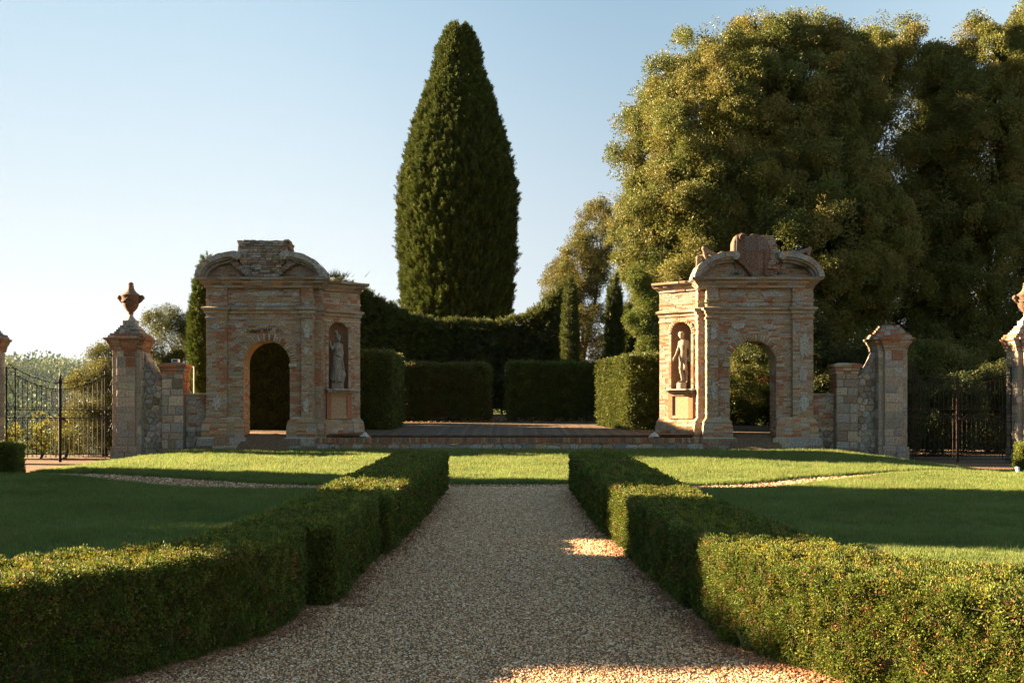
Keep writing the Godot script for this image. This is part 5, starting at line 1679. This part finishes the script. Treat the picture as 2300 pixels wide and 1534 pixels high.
func tree(called: String, label: String, category: String, base: Vector3, big: Array, lo: float, hi: float, per_m2: float, size: float, cols: Array, mesh_: Mesh, trunk_r: float, fork: float, group := "", flat := 0.85) -> void:
	# big: [centre, radii] masses; small leafy lobes sit over each and an inner fill of leaves closes it
	var root := thing(called, label, category, base, group)
	var t := MB.new()
	var tips := []
	for b in big:
		tips.append(b[0])
	limbs(t, base, tips, trunk_r, fork)
	part("trunk", t, M.bark, root)
	var sow := Sow.new()
	for b in big:
		var rad: Vector3 = b[1]
		var area := 4.0 * PI * pow((pow(rad.x * rad.y, 1.6) + pow(rad.x * rad.z, 1.6) + pow(rad.y * rad.z, 1.6)) / 3.0, 1.0 / 1.6)
		var rm := (rad.x + rad.y + rad.z) / 3.0
		var seed_ := Vector3(rng.randf(), rng.randf(), rng.randf()) * 100.0
		var done := 0.0
		while done < area * 1.6:
			var cr := rng.randf_range(lo, hi)
			done += PI * cr * cr
			var dir := Vector3(rng.randfn(), rng.randfn(), rng.randfn()).normalized()
			var lump := noise.get_noise_3dv(dir * rm * 0.30 + seed_) * minf(0.22, 0.9 / rm)
			var c: Vector3 = b[0] + dir * rad * (0.90 + lump + rng.randf_range(-0.16, 0.06)) - dir * cr * 0.4
			var base_col: Color = tint(cols[rng.randi() % cols.size()], 0.16)
			for i in int(cr * cr * per_m2):
				var d2 := (Vector3(rng.randfn(), rng.randfn(), rng.randfn()) + dir * 0.7 + Vector3(0, 0.3, 0)).normalized()
				var p: Vector3 = c + d2 * cr * pow(rng.randf(), 0.42) * Vector3(1, flat, 1)
				sprout(sow, p, (d2 + Vector3(0, 0.3, 0)).normalized(), size, 0.6, tint(base_col, 0.2))
		for i in int(area * 3.0):   # loose leaves between the clumps
			var dir := Vector3(rng.randfn(), rng.randfn(), rng.randfn()).normalized()
			var lump := noise.get_noise_3dv(dir * rm * 0.30 + seed_) * minf(0.22, 0.9 / rm)
			sprout(sow, b[0] + dir * rad * (0.90 + lump + rng.randf_range(-0.2, 0.13)), (dir + Vector3(0, 0.3, 0)).normalized(), size * 1.1, 0.7, tint(cols[rng.randi() % cols.size()], 0.3))
		for i in int(rad.x * rad.y * 9.0):   # inner leaves
			var dir := Vector3(rng.randfn(), rng.randfn(), rng.randfn()).normalized()
			sprout(sow, b[0] + dir * rad * rng.randf_range(0.35, 0.72), dir, size * 1.7, 0.9, tint(cols[0], 0.3))
	stuff("crown", sow, mesh_, M.leaf, root)

func clipped(called: String, label: String, inner: Array, outer: Array, y0: Array, y1: Array, per_m2: float, cols: Array, group: String, stems := 0, mesh_key := "laurel", size := 1.0, m: Material = null) -> Node3D:
	var mid := Vector3((inner[0].x + outer[-1].x) * 0.5, y0[0], -(inner[0].y + outer[-1].y) * 0.5)
	var root := thing(called, label, "hedge", mid, group)
	var core := MB.new()
	var sow := Sow.new()
	prism(core, sow, inner, outer, y0, y1, per_m2, size, cols, cols, 0.26, 0.7, 0.13)
	part("branches", core, M.core_bark, root)
	stuff("foliage", sow, leaf_mesh[mesh_key], m if m else M.leaf, root)
	for i in stems:
		var t := (i + 0.5) / stems
		var j := mini(int(t * (inner.size() - 1)), inner.size() - 2)
		var p: Vector2 = inner[j].lerp(inner[j + 1], t * (inner.size() - 1) - j).lerp(outer[j], 0.35)
		var s := MB.new()
		s.tube([Vector3(p.x, y0[j] - 0.6, -p.y), Vector3(p.x + rng.randf_range(-0.05, 0.05), y0[j] + 0.3, -p.y)], [rng.randf_range(0.04, 0.08)], 7, Color.WHITE)
		part("trunk", s, M.bark, root)
	return root

func build_plants() -> void:
	var lau := [Color(0.070, 0.088, 0.019), Color(0.085, 0.10, 0.021), Color(0.055, 0.072, 0.017), Color(0.10, 0.11, 0.024)]
	# stage wings
	clipped("wing_hedge", "tall square clipped hedge on the stage beside the left pavilion", [Vector2(-4.02, 40.8), Vector2(-4.12, 38.0)], [Vector2(-6.3, 41.2), Vector2(-6.3, 38.0)], [1.2, 1.2], [3.95, 3.9], 230, lau, "clipped hedges around the stage")
	clipped("wing_hedge", "sunlit yellow-green clipped hedge on the stage beside the statue niche", [Vector2(3.28, 41.0), Vector2(4.05, 38.0)], [Vector2(6.4, 41.4), Vector2(6.3, 37.7)], [1.2, 1.2], [3.72, 3.78], 230, lau, "clipped hedges around the stage")
	clipped("back_hedge", "dark clipped hedge with brown patches at the back of the stage, left of the gap", [Vector2(-4.6, 43.6), Vector2(-2.6, 43.8), Vector2(-0.88, 43.6)], [Vector2(-4.6, 44.8), Vector2(-2.6, 44.9), Vector2(-0.88, 44.8)], [1.80, 1.82, 1.80], [3.82, 3.78, 3.80], 200, lau + [Color(0.13, 0.065, 0.03)], "clipped hedges around the stage", 6)
	clipped("back_hedge", "dark clipped hedge at the back of the stage, right of the gap", [Vector2(0.0, 43.5), Vector2(2.0, 43.7), Vector2(3.9, 43.4)], [Vector2(0.0, 44.7), Vector2(2.0, 44.8), Vector2(3.9, 44.6)], [1.80, 1.82, 1.80], [3.85, 3.82, 3.80], 200, lau, "clipped hedges around the stage", 6)
	# hollow-topped cypress hedge closing the stage
	var cy := CYP + [Color(0.05, 0.045, 0.016)]
	clipped("cypress_hedge", "tall curved cypress hedge with a hollow top, left part behind the stage", [Vector2(-6.9, 44.6), Vector2(-5.8, 46.2), Vector2(-4.7, 48.0), Vector2(-3.0, 50.0)], [Vector2(-7.6, 45.7), Vector2(-6.5, 47.4), Vector2(-5.4, 49.2), Vector2(-3.5, 51.3)], [1.6, 1.6, 1.8, 2.0], [7.25, 6.85, 6.3, 5.9], 120, cy, "cypress hedge behind the stage", 8, "cypress_fine", 1.1, M.needle)
	clipped("cypress_hedge", "curved cypress hedge rising to a point at its open right end", [Vector2(-2.85, 50.2), Vector2(-0.9, 50.5), Vector2(0.6, 50.35), Vector2(1.5, 50.1), Vector2(2.2, 49.9)], [Vector2(-3.0, 51.3), Vector2(-0.9, 51.6), Vector2(0.6, 51.4), Vector2(1.5, 51.1), Vector2(2.25, 50.3)], [2.0, 2.2, 2.2, 2.1, 2.0], [6.1, 6.0, 6.25, 6.8, 7.55], 110, cy, "cypress hedge behind the stage", 9, "cypress_fine", 1.1, M.needle)
	# the great cypress
	cypress("giant_cypress", "giant dark cypress towering over the middle of the stage", on(-2.9, 60), [Vector2(2.4, 2.2), Vector2(3.6, 2.55), Vector2(6.0, 2.78), Vector2(8.5, 2.92), Vector2(10.8, 2.95), Vector2(12.6, 2.9), Vector2(14.2, 2.55), Vector2(15.2, 2.28), Vector2(16.4, 1.92), Vector2(17.6, 1.58), Vector2(18.0, 1.32), Vector2(19.4, 1.06), Vector2(20.2, 0.80), Vector2(20.7, 0.52), Vector2(20.95, 0.22)], 0.15, 150, 0.62, leaf_mesh.cypress, CYP, "", 0.14)
	var slim := [Vector2(0.3, 0.2), Vector2(1.5, 0.26), Vector2(3.5, 0.26), Vector2(5.0, 0.18), Vector2(5.9, 0.03)]
	for e in [[2.55, 47.0, 1.0, 1.0, "slender cypress standing beside the open end of the cypress hedge"], [4.42, 47.0, 1.02, 1.15, "slender dark cypress between the golden tree and the pavilion"], [5.25, 49.0, 0.83, 0.85, "shorter slender cypress close to the sunlit pavilion"]]:
		var pr := []
		for q in slim:
			pr.append(Vector2(q.x * e[2], q.y * e[3] + 0.02))
		cypress("slender_cypress", e[4], on(e[0], e[1]), pr, 0.0, 220, 0.8, leaf_mesh.cypress_fine, CYP, "slender cypresses behind the stage")
	cypress("column_cypress", "bright green column cypress behind the low wall left of the shaded pavilion", on(-10.35, 37.6), [Vector2(1.6, 0.15), Vector2(2.3, 0.38), Vector2(3.4, 0.52), Vector2(4.6, 0.46), Vector2(5.6, 0.3), Vector2(6.45, 0.05)], 0.1, 240, 0.8, leaf_mesh.cypress_fine, [Color(0.05, 0.075, 0.014), Color(0.06, 0.085, 0.015)])
	# holm oaks on the right
	tree("holm_oak", "huge rounded holm oak with a sunlit left side behind the right pavilion", "tree", on(10.3, 52), [[Vector3(10.0, 13.4, -52), Vector3(5.2, 6.6, 5.2)], [Vector3(13.2, 16.2, -52.5), Vector3(4.2, 4.9, 4.2)], [Vector3(8.0, 10.2, -50.5), Vector3(3.4, 4.2, 3.6)], [Vector3(13.6, 9.6, -50), Vector3(4.4, 5.6, 4.2)], [Vector3(8.6, 6.0, -51), Vector3(3.3, 3.2, 3.0)], [Vector3(12.6, 4.6, -50.5), Vector3(4.2, 3.2, 3.0)]], 0.28, 0.95, 85, 0.82, OAK, leaf_mesh.oak, 0.55, 4.0, "holm oaks on the right", 0.8)
	tree("holm_oak", "tall dark holm oak behind the small right pier, its top in the sun", "tree", on(18.8, 56), [[Vector3(18.9, 15.8, -56), Vector3(4.0, 6.2, 4.4)], [Vector3(18.0, 8.0, -54), Vector3(4.4, 5.4, 4.0)], [Vector3(16.8, 3.6, -52), Vector3(3.4, 2.8, 2.6)]], 0.28, 0.85, 85, 0.82, OAK, leaf_mesh.oak, 0.5, 4.0, "holm oaks on the right", 0.85)
	tree("holm_oak", "holm oak with spiky sunlit tops above the right iron gate", "tree", on(23.6, 54), [[Vector3(22.6, 15.0, -54), Vector3(2.8, 5.6, 4.0)], [Vector3(25.2, 17.0, -54.5), Vector3(1.6, 5.2, 2.4)], [Vector3(23.4, 8.0, -53), Vector3(4.4, 5.4, 4.0)], [Vector3(22.0, 3.4, -51), Vector3(4.6, 3.4, 2.6)], [Vector3(17.6, 2.6, -48), Vector3(4.4, 2.6, 2.2)]], 0.26, 0.75, 85, 0.82, OAK, leaf_mesh.oak, 0.5, 4.0, "holm oaks on the right", 1.0)
	tree("golden_tree", "airy golden green tree far behind the slender cypresses", "tree", on(4.9, 75), [[Vector3(4.6, 11.2, -75), Vector3(1.8, 3.2, 2.2)], [Vector3(3.5, 10.6, -75), Vector3(1.5, 2.0, 1.5)], [Vector3(6.0, 14.0, -76), Vector3(1.6, 3.0, 1.8)], [Vector3(5.0, 6.5, -74), Vector3(3.2, 3.2, 2.4)]], 0.28, 0.7, 34, 0.8, [Color(0.125, 0.108, 0.026), Color(0.125, 0.122, 0.03), Color(0.088, 0.094, 0.023)], leaf_mesh.oak, 0.3, 4.0)
	tree("young_tree", "bright lime green young tree close behind the sunlit pavilion", "tree", on(5.6, 45.5), [[Vector3(5.3, 7.4, -45.5), Vector3(0.5, 0.7, 0.6)], [Vector3(5.9, 6.5, -45.7), Vector3(0.8, 0.8, 0.7)], [Vector3(5.2, 5.7, -45.3), Vector3(0.55, 0.6, 0.6)], [Vector3(5.9, 4.7, -45.2), Vector3(0.8, 0.8, 0.7)]], 0.16, 0.32, 120, 0.55, [Color(0.09, 0.12, 0.022), Color(0.105, 0.13, 0.026), Color(0.075, 0.10, 0.02)], leaf_mesh.oak, 0.09, 2.4)
	# seen through the arches
	clipped("laurel_thicket", "black-green thicket filling the left pavilion's arch", [Vector2(-10.0, 38.2), Vector2(-6.5, 38.0)], [Vector2(-10.0, 40.5), Vector2(-6.5, 40.5)], [1.25, 1.25], [5.3, 5.3], 230, SHRUB, "")
	tree("arch_shrub", "tangled shrub with a few red leaves seen through the right pavilion's arch", "shrub", on(8.9, 41.5), [[Vector3(8.6, 2.6, -41.5), Vector3(1.2, 1.4, 1.0)], [Vector3(9.6, 3.3, -41.8), Vector3(1.2, 1.6, 1.0)], [Vector3(8.9, 4.6, -42), Vector3(1.3, 1.0, 1.0)], [Vector3(10.2, 2.0, -41.2), Vector3(1.0, 1.0, 0.8)]], 0.2, 0.4, 110, 0.65, OAK + [Color(0.075, 0.09, 0.02)], leaf_mesh.oak_fine, 0.05, 0.7)
	var red := Sow.new()
	for i in 8:
		sprout(red, Vector3(9.35 + rng.randfn() * 0.22, 3.15 + rng.randfn() * 0.25, -40.75 + rng.randfn() * 0.15), Vector3(0, 0.3, 1), 0.5, 0.8, tint(Color(0.24, 0.03, 0.022), 0.3))
	stuff("red_leaves", red, leaf_mesh.vine, M.leaf, get_node("arch_shrub"))
	# undergrowth behind the right wall and gate, plus hidden masses added to shade it
	tree("laurel_thicket", "dark evergreen thicket between the right pavilion and the gate, with hidden masses added for shade", "shrub", on(10.9, 37.4), [[Vector3(10.2, 3.2, -38.2), Vector3(0.8, 2.8, 1.0)], [Vector3(8.7, 5.1, -37.5), Vector3(1.6, 1.4, 1.2)], [Vector3(11.6, 2.0, -36.9), Vector3(1.1, 1.7, 0.9)], [Vector3(12.9, 2.0, -37.1), Vector3(0.9, 1.9, 0.9)], [Vector3(10.7, 2.3, -37.6), Vector3(1.0, 1.9, 1.3)], [Vector3(11.6, 2.3, -38.2), Vector3(1.3, 1.9, 1.6)], [Vector3(12.4, 2.6, -38.0), Vector3(1.2, 2.2, 1.3)]], 0.25, 0.5, 90, 0.75, SHRUB, leaf_mesh.oak_fine, 0.1, 0.8)
	for e in [[12.0, 41.0, 2.2, 1.3, "dark shrub behind the low right wall"], [15.6, 40.2, 2.2, 1.5, "glossy dark bush close behind the right iron gate"], [18.6, 42.5, 2.8, 2.0, "dark bush behind the outer right gate pier"]]:
		var c := on(e[0], e[1])
		tree("shade_shrub", e[4], "shrub", c, [[c + Vector3(0, e[2] * 0.5, 0), Vector3(e[3], e[2] * 0.55, 1.0)], [c + Vector3(0.6, e[2] * 0.9, -0.3), Vector3(e[3] * 0.8, e[2] * 0.4, 0.9)]], 0.22, 0.45, 90, 0.75, SHRUB, leaf_mesh.oak_fine, 0.06, 0.6, "shrubs under the holm oaks")
	for e in [[10.35, 39.0, 0.07, "thin pale trunk leaning behind the low right wall"], [10.62, 39.4, 0.06, "second thin trunk beside the pale one behind the low right wall"]]:
		var t := MB.new()
		var c := on(e[0], e[1])
		t.tube([c, c + Vector3(-0.12, 1.6, 0), c + Vector3(-0.05, 3.5, -0.1)], [e[2], e[2] * 0.8, e[2] * 0.6], 8, Color(1.6, 1.5, 1.4))
		single("bare_trunk", t, M.bark, e[3], "trunk")
	# left of the shaded pavilion
	tree("garden_oak", "loose crowned oak behind the gate pier and the small grey pier", "tree", on(-13.4, 44), [[Vector3(-13.6, 4.9, -44), Vector3(1.15, 1.3, 1.1)], [Vector3(-12.5, 5.2, -44.3), Vector3(0.8, 1.0, 0.8)], [Vector3(-12.9, 3.6, -44), Vector3(1.3, 1.0, 1.0)], [Vector3(-12.4, 2.4, -43.5), Vector3(1.2, 1.0, 0.9)]], 0.2, 0.42, 120, 0.6, [Color(0.075, 0.085, 0.022), Color(0.09, 0.098, 0.026), Color(0.06, 0.07, 0.02)], leaf_mesh.oak_fine, 0.14, 1.8)
	tree("gate_tree", "leafy golden green tree behind the right leaf of the left iron gate", "tree", on(-14.6, 40), [[Vector3(-14.5, 3.6, -40), Vector3(0.75, 1.0, 0.8)], [Vector3(-14.9, 2.6, -40), Vector3(1.15, 1.1, 0.9)], [Vector3(-14.9, 1.3, -39.8), Vector3(1.35, 1.0, 0.9)], [Vector3(-13.8, 1.6, -39.6), Vector3(1.0, 1.3, 0.8)]], 0.18, 0.36, 130, 0.6, [Color(0.10, 0.10, 0.024), Color(0.12, 0.115, 0.028), Color(0.075, 0.082, 0.022)], leaf_mesh.oak_fine, 0.10, 0.9)
	for e in [[-17.2, 38.2, 0.8, "yellow leaved vine behind the outer left gate post"], [-16.2, 38.4, 1.15, "vine with yellow leaves and a crooked stem behind the left iron gate"], [-15.2, 38.0, 0.75, "low yellowing vine behind the middle of the left iron gate"]]:
		var c := on(e[0], e[1])
		var root := thing("grape_vine", e[3], "vine", c, "yellowing vines behind the left gate")
		var t := MB.new()
		t.tube([c, c + Vector3(0.12, 0.35, 0), c + Vector3(-0.1, 0.7, 0.05), c + Vector3(0.1, e[2], 0)], [0.05, 0.045, 0.035, 0.015], 6, Color(0.6, 0.55, 0.5))
		part("stem", t, M.bark, root)
		var sow := Sow.new()
		for i in 150:
			var an := rng.randf() * TAU
			var y: float = rng.randf() * e[2]
			sprout(sow, c + Vector3(cos(an) * 0.6 * rng.randf(), y + 0.1 + rng.randf() * rng.randf() * 0.5, sin(an) * 0.35), Vector3(0, 0.5, 0.5), 0.75, 0.9, tint([Color(0.22, 0.20, 0.03), Color(0.13, 0.16, 0.03), Color(0.26, 0.22, 0.04), Color(0.09, 0.12, 0.03)][rng.randi() % 4], 0.25))
		stuff("foliage", sow, leaf_mesh.vine, M.leaf, root)
	# wooded hill beyond the valley
	var wood := Sow.new()
	for i in 3000:
		var d := 150.0 + pow(rng.randf(), 0.8) * 260.0
		var x: float = d * rng.randf_range(-0.60, -0.15) if i % 5 else d * rng.randf_range(-0.15, 0.6)
		var s := rng.randf_range(1.3, 2.6) * (1.0 + d * 0.0012)
		var p := on(x, d) + Vector3(0, s * 1.6, 0)
		sprout(wood, p, Vector3.UP, s * 1.3, 0.25, tint([Color(0.065, 0.092, 0.020), Color(0.048, 0.072, 0.018), Color(0.09, 0.11, 0.024), Color(0.04, 0.06, 0.017)][rng.randi() % 4], 0.2))
		for e in 3:
			sprout(wood, p + Vector3(rng.randfn() * 1.5, rng.randf_range(-1.6, 0.6), rng.randfn()) * s, Vector3.UP, s * rng.randf_range(0.6, 0.95), 0.3, tint([Color(0.075, 0.085, 0.022), Color(0.09, 0.10, 0.024), Color(0.055, 0.075, 0.02)][e], 0.2))
	stuff("forest", wood, leaf_mesh.far, M.needle, self, "hazy wooded hillside across the valley behind the left gate", "woods")

func build_haze() -> void:   # morning haze lying in the valley
	var f := FogVolume.new()
	f.name = "valley_haze"
	f.shape = RenderingServer.FOG_VOLUME_SHAPE_BOX
	f.size = Vector3(420, 90, 380)
	f.position = Vector3(-228, 5, -255)
	var m := FogMaterial.new()
	m.albedo = Color(0.80, 0.90, 0.98)
	m.density = 0.00015
	f.material = m
	f.set_meta("kind", "stuff")
	f.set_meta("label", "pale blue morning haze lying in the valley behind the left gate")
	f.set_meta("category", "haze")
	add_child(f)

func build_shade() -> void:   # trees and a tall hedge left of the picture whose long shadows lie over the walk and the near lawns
	clipped("tall_hedge", "tall clipped hedge outside the picture, under the row of cypresses that shades the lawn", [Vector2(-20.6, 30.6), Vector2(-20.6, 11.0)], [Vector2(-21.8, 30.6), Vector2(-21.8, 11.0)], [0.1, 0.0], [5.2, 5.2], 22, CYP, "", 0, "cypress", 1.2, M.needle)
	var nth := ["first", "second", "third", "fourth", "fifth", "sixth"]
	var i := 0
	for d in [29.6, 27.2, 25.2, 23.8, 18.6, 17.8]:
		cypress("shade_cypress", "%s cypress from the gate in the row outside the picture" % nth[i], Vector3(-21.2, 0, -d), [Vector2(0.2, 0.9), Vector2(2.0, 1.35), Vector2(7.0, 1.4), Vector2(11.5, 1.2), Vector2(14.0, 0.3)], 0.0, 20, 1.3, leaf_mesh.cypress, CYP, "cypress row outside the picture")
		i += 1
	clipped("tall_hedge", "higher hedge block added outside the picture to shade the walk", [Vector2(-20.5, 16.8), Vector2(-20.5, 14.3)], [Vector2(-22.0, 16.8), Vector2(-22.0, 14.3)], [0.0, 0.0], [7.05, 7.0], 22, CYP, "", 0, "cypress", 1.2, M.needle)  # unseen block, height set to shade the walk but not the hedge tops

func build_sky(env: Environment, sun_dir: Vector3) -> void:
	var w := 512
	var h := 256
	var im := Image.create(w, h, false, Image.FORMAT_RGBF)
	var hor := Vector3(0.0745, 0.0770, 0.0770)
	var zen := Vector3(0.0335, 0.0570, 0.0760)
	for j in h:
		var el := PI * (0.5 - (j + 0.5) / h)
		for i in w:
			var az := TAU * ((i + 0.5) / w) 
			var dir := Vector3(-sin(az) * cos(el), sin(el), -cos(az) * cos(el))   # panorama: u = 0.5 looks along -z
			dir = Vector3(sin(az - PI) * cos(el), sin(el), -cos(az - PI) * cos(el))
			var e := maxf(0.0, sin(el))
			var t := exp(-pow(e / 0.33, 1.8))
			var c := (zen * lerpf(1.0, 0.65, e)).lerp(hor, t)
			var k := dir.dot(sun_dir)
			var u := (1.0 - exp(-pow(k / 0.21, 2.0))) * (1.0 if k > 0.0 else 0.8)   # deepest blue at a right angle to the sun
			c *= Vector3(0.62, 0.70, 0.765).lerp(Vector3.ONE, 0.45 * t).lerp(Vector3(1.05, 1.05, 1.045), u)
			c += Vector3(0.075, 0.065, 0.045) * pow(maxf(0.0, k), 6.0) * 0.15
			if el < 0:
				c = Vector3(0.07, 0.07, 0.06)
			im.set_pixel(i, j, Color(c.x, c.y, c.z))
	var m := PanoramaSkyMaterial.new()
	m.panorama = ImageTexture.create_from_image(im)
	var sky := Sky.new()
	sky.sky_material = m
	env.sky = sky

func _ready() -> void:
	rng.seed = 20
	noise.seed = 5
	noise.frequency = 1.0
	noise.noise_type = FastNoiseLite.TYPE_SIMPLEX_SMOOTH
	noise.fractal_octaves = 2
	# camera: eye 1.6 m up, level, lens shifted upwards
	var cam := Camera3D.new()
	cam.name = "camera"
	cam.projection = Camera3D.PROJECTION_FRUSTUM
	cam.near = 0.1
	cam.far = 3000.0
	cam.size = 0.1 * 2.0 * 0.3068
	cam.frustum_offset = Vector2(0.1 * 0.002, 0.1 * 0.0724)
	cam.position = Vector3(0, 1.6, 0)
	cam.current = true
	add_child(cam)
	# sun: low, from the left and slightly behind the pavilions
	var sun_dir := Vector3(-cos(deg_to_rad(17.5)) * cos(deg_to_rad(15.0)), sin(deg_to_rad(17.5)), -cos(deg_to_rad(17.5)) * sin(deg_to_rad(15.0)))
	var sun := DirectionalLight3D.new()
	sun.name = "sun"
	sun.light_energy = 1.45
	sun.light_color = Color(1.0, 0.87, 0.69)
	sun.light_angular_distance = 0.5
	sun.shadow_enabled = true
	add_child(sun)
	sun.look_at_from_position(sun_dir * 100.0, Vector3.ZERO)
	var env := Environment.new()
	env.background_mode = Environment.BG_SKY
	build_sky(env, sun_dir)
	env.tonemap_mode = Environment.TONE_MAPPER_LINEAR
	env.tonemap_exposure = 12.7
	env.volumetric_fog_enabled = true
	env.volumetric_fog_density = 0.0
	env.sdfgi_enabled = true
	env.ssao_enabled = true
	env.ssil_enabled = true
	var we := WorldEnvironment.new()
	we.name = "world"
	we.environment = env
	add_child(we)
	make_materials()
	make_leaves()
	build_ground()
	rubble_crest(pavilion(-1.0, "shaded left brick pavilion with a rough square block on its curved pediment"))
	shield_crest(pavilion(1.0, "sun-grazed right brick pavilion with a carved coat of arms on its pediment"))
	pier(-12.0, 0.36, "grey stone gate pier with brick cap carrying the urn, nearest the shaded pavilion", true)
	pier(12.0, 0.36, "pale stone gate pier with a bare stepped brick cap beside the right gate", false)
	pier(-16.62, 0.3, "gate pier cut by the picture edge beyond the left iron gate", false)
	pier(16.35, 0.3, "gate pier at the picture edge under the cut urn, beyond the right iron gate", true)
	side_wall(-1.0)
	side_wall(1.0)
	gate(-14.24, 0.28, M.iron, "black wrought iron double gate with scrolls, valley visible through it")
	gate(14.18, 0.28, M.rust, "rusty brown wrought iron double gate before the dark trees")
	build_stage()
	build_statues()
	build_hedges()
	build_plants()
	build_shade()
	build_haze()
	weeds()
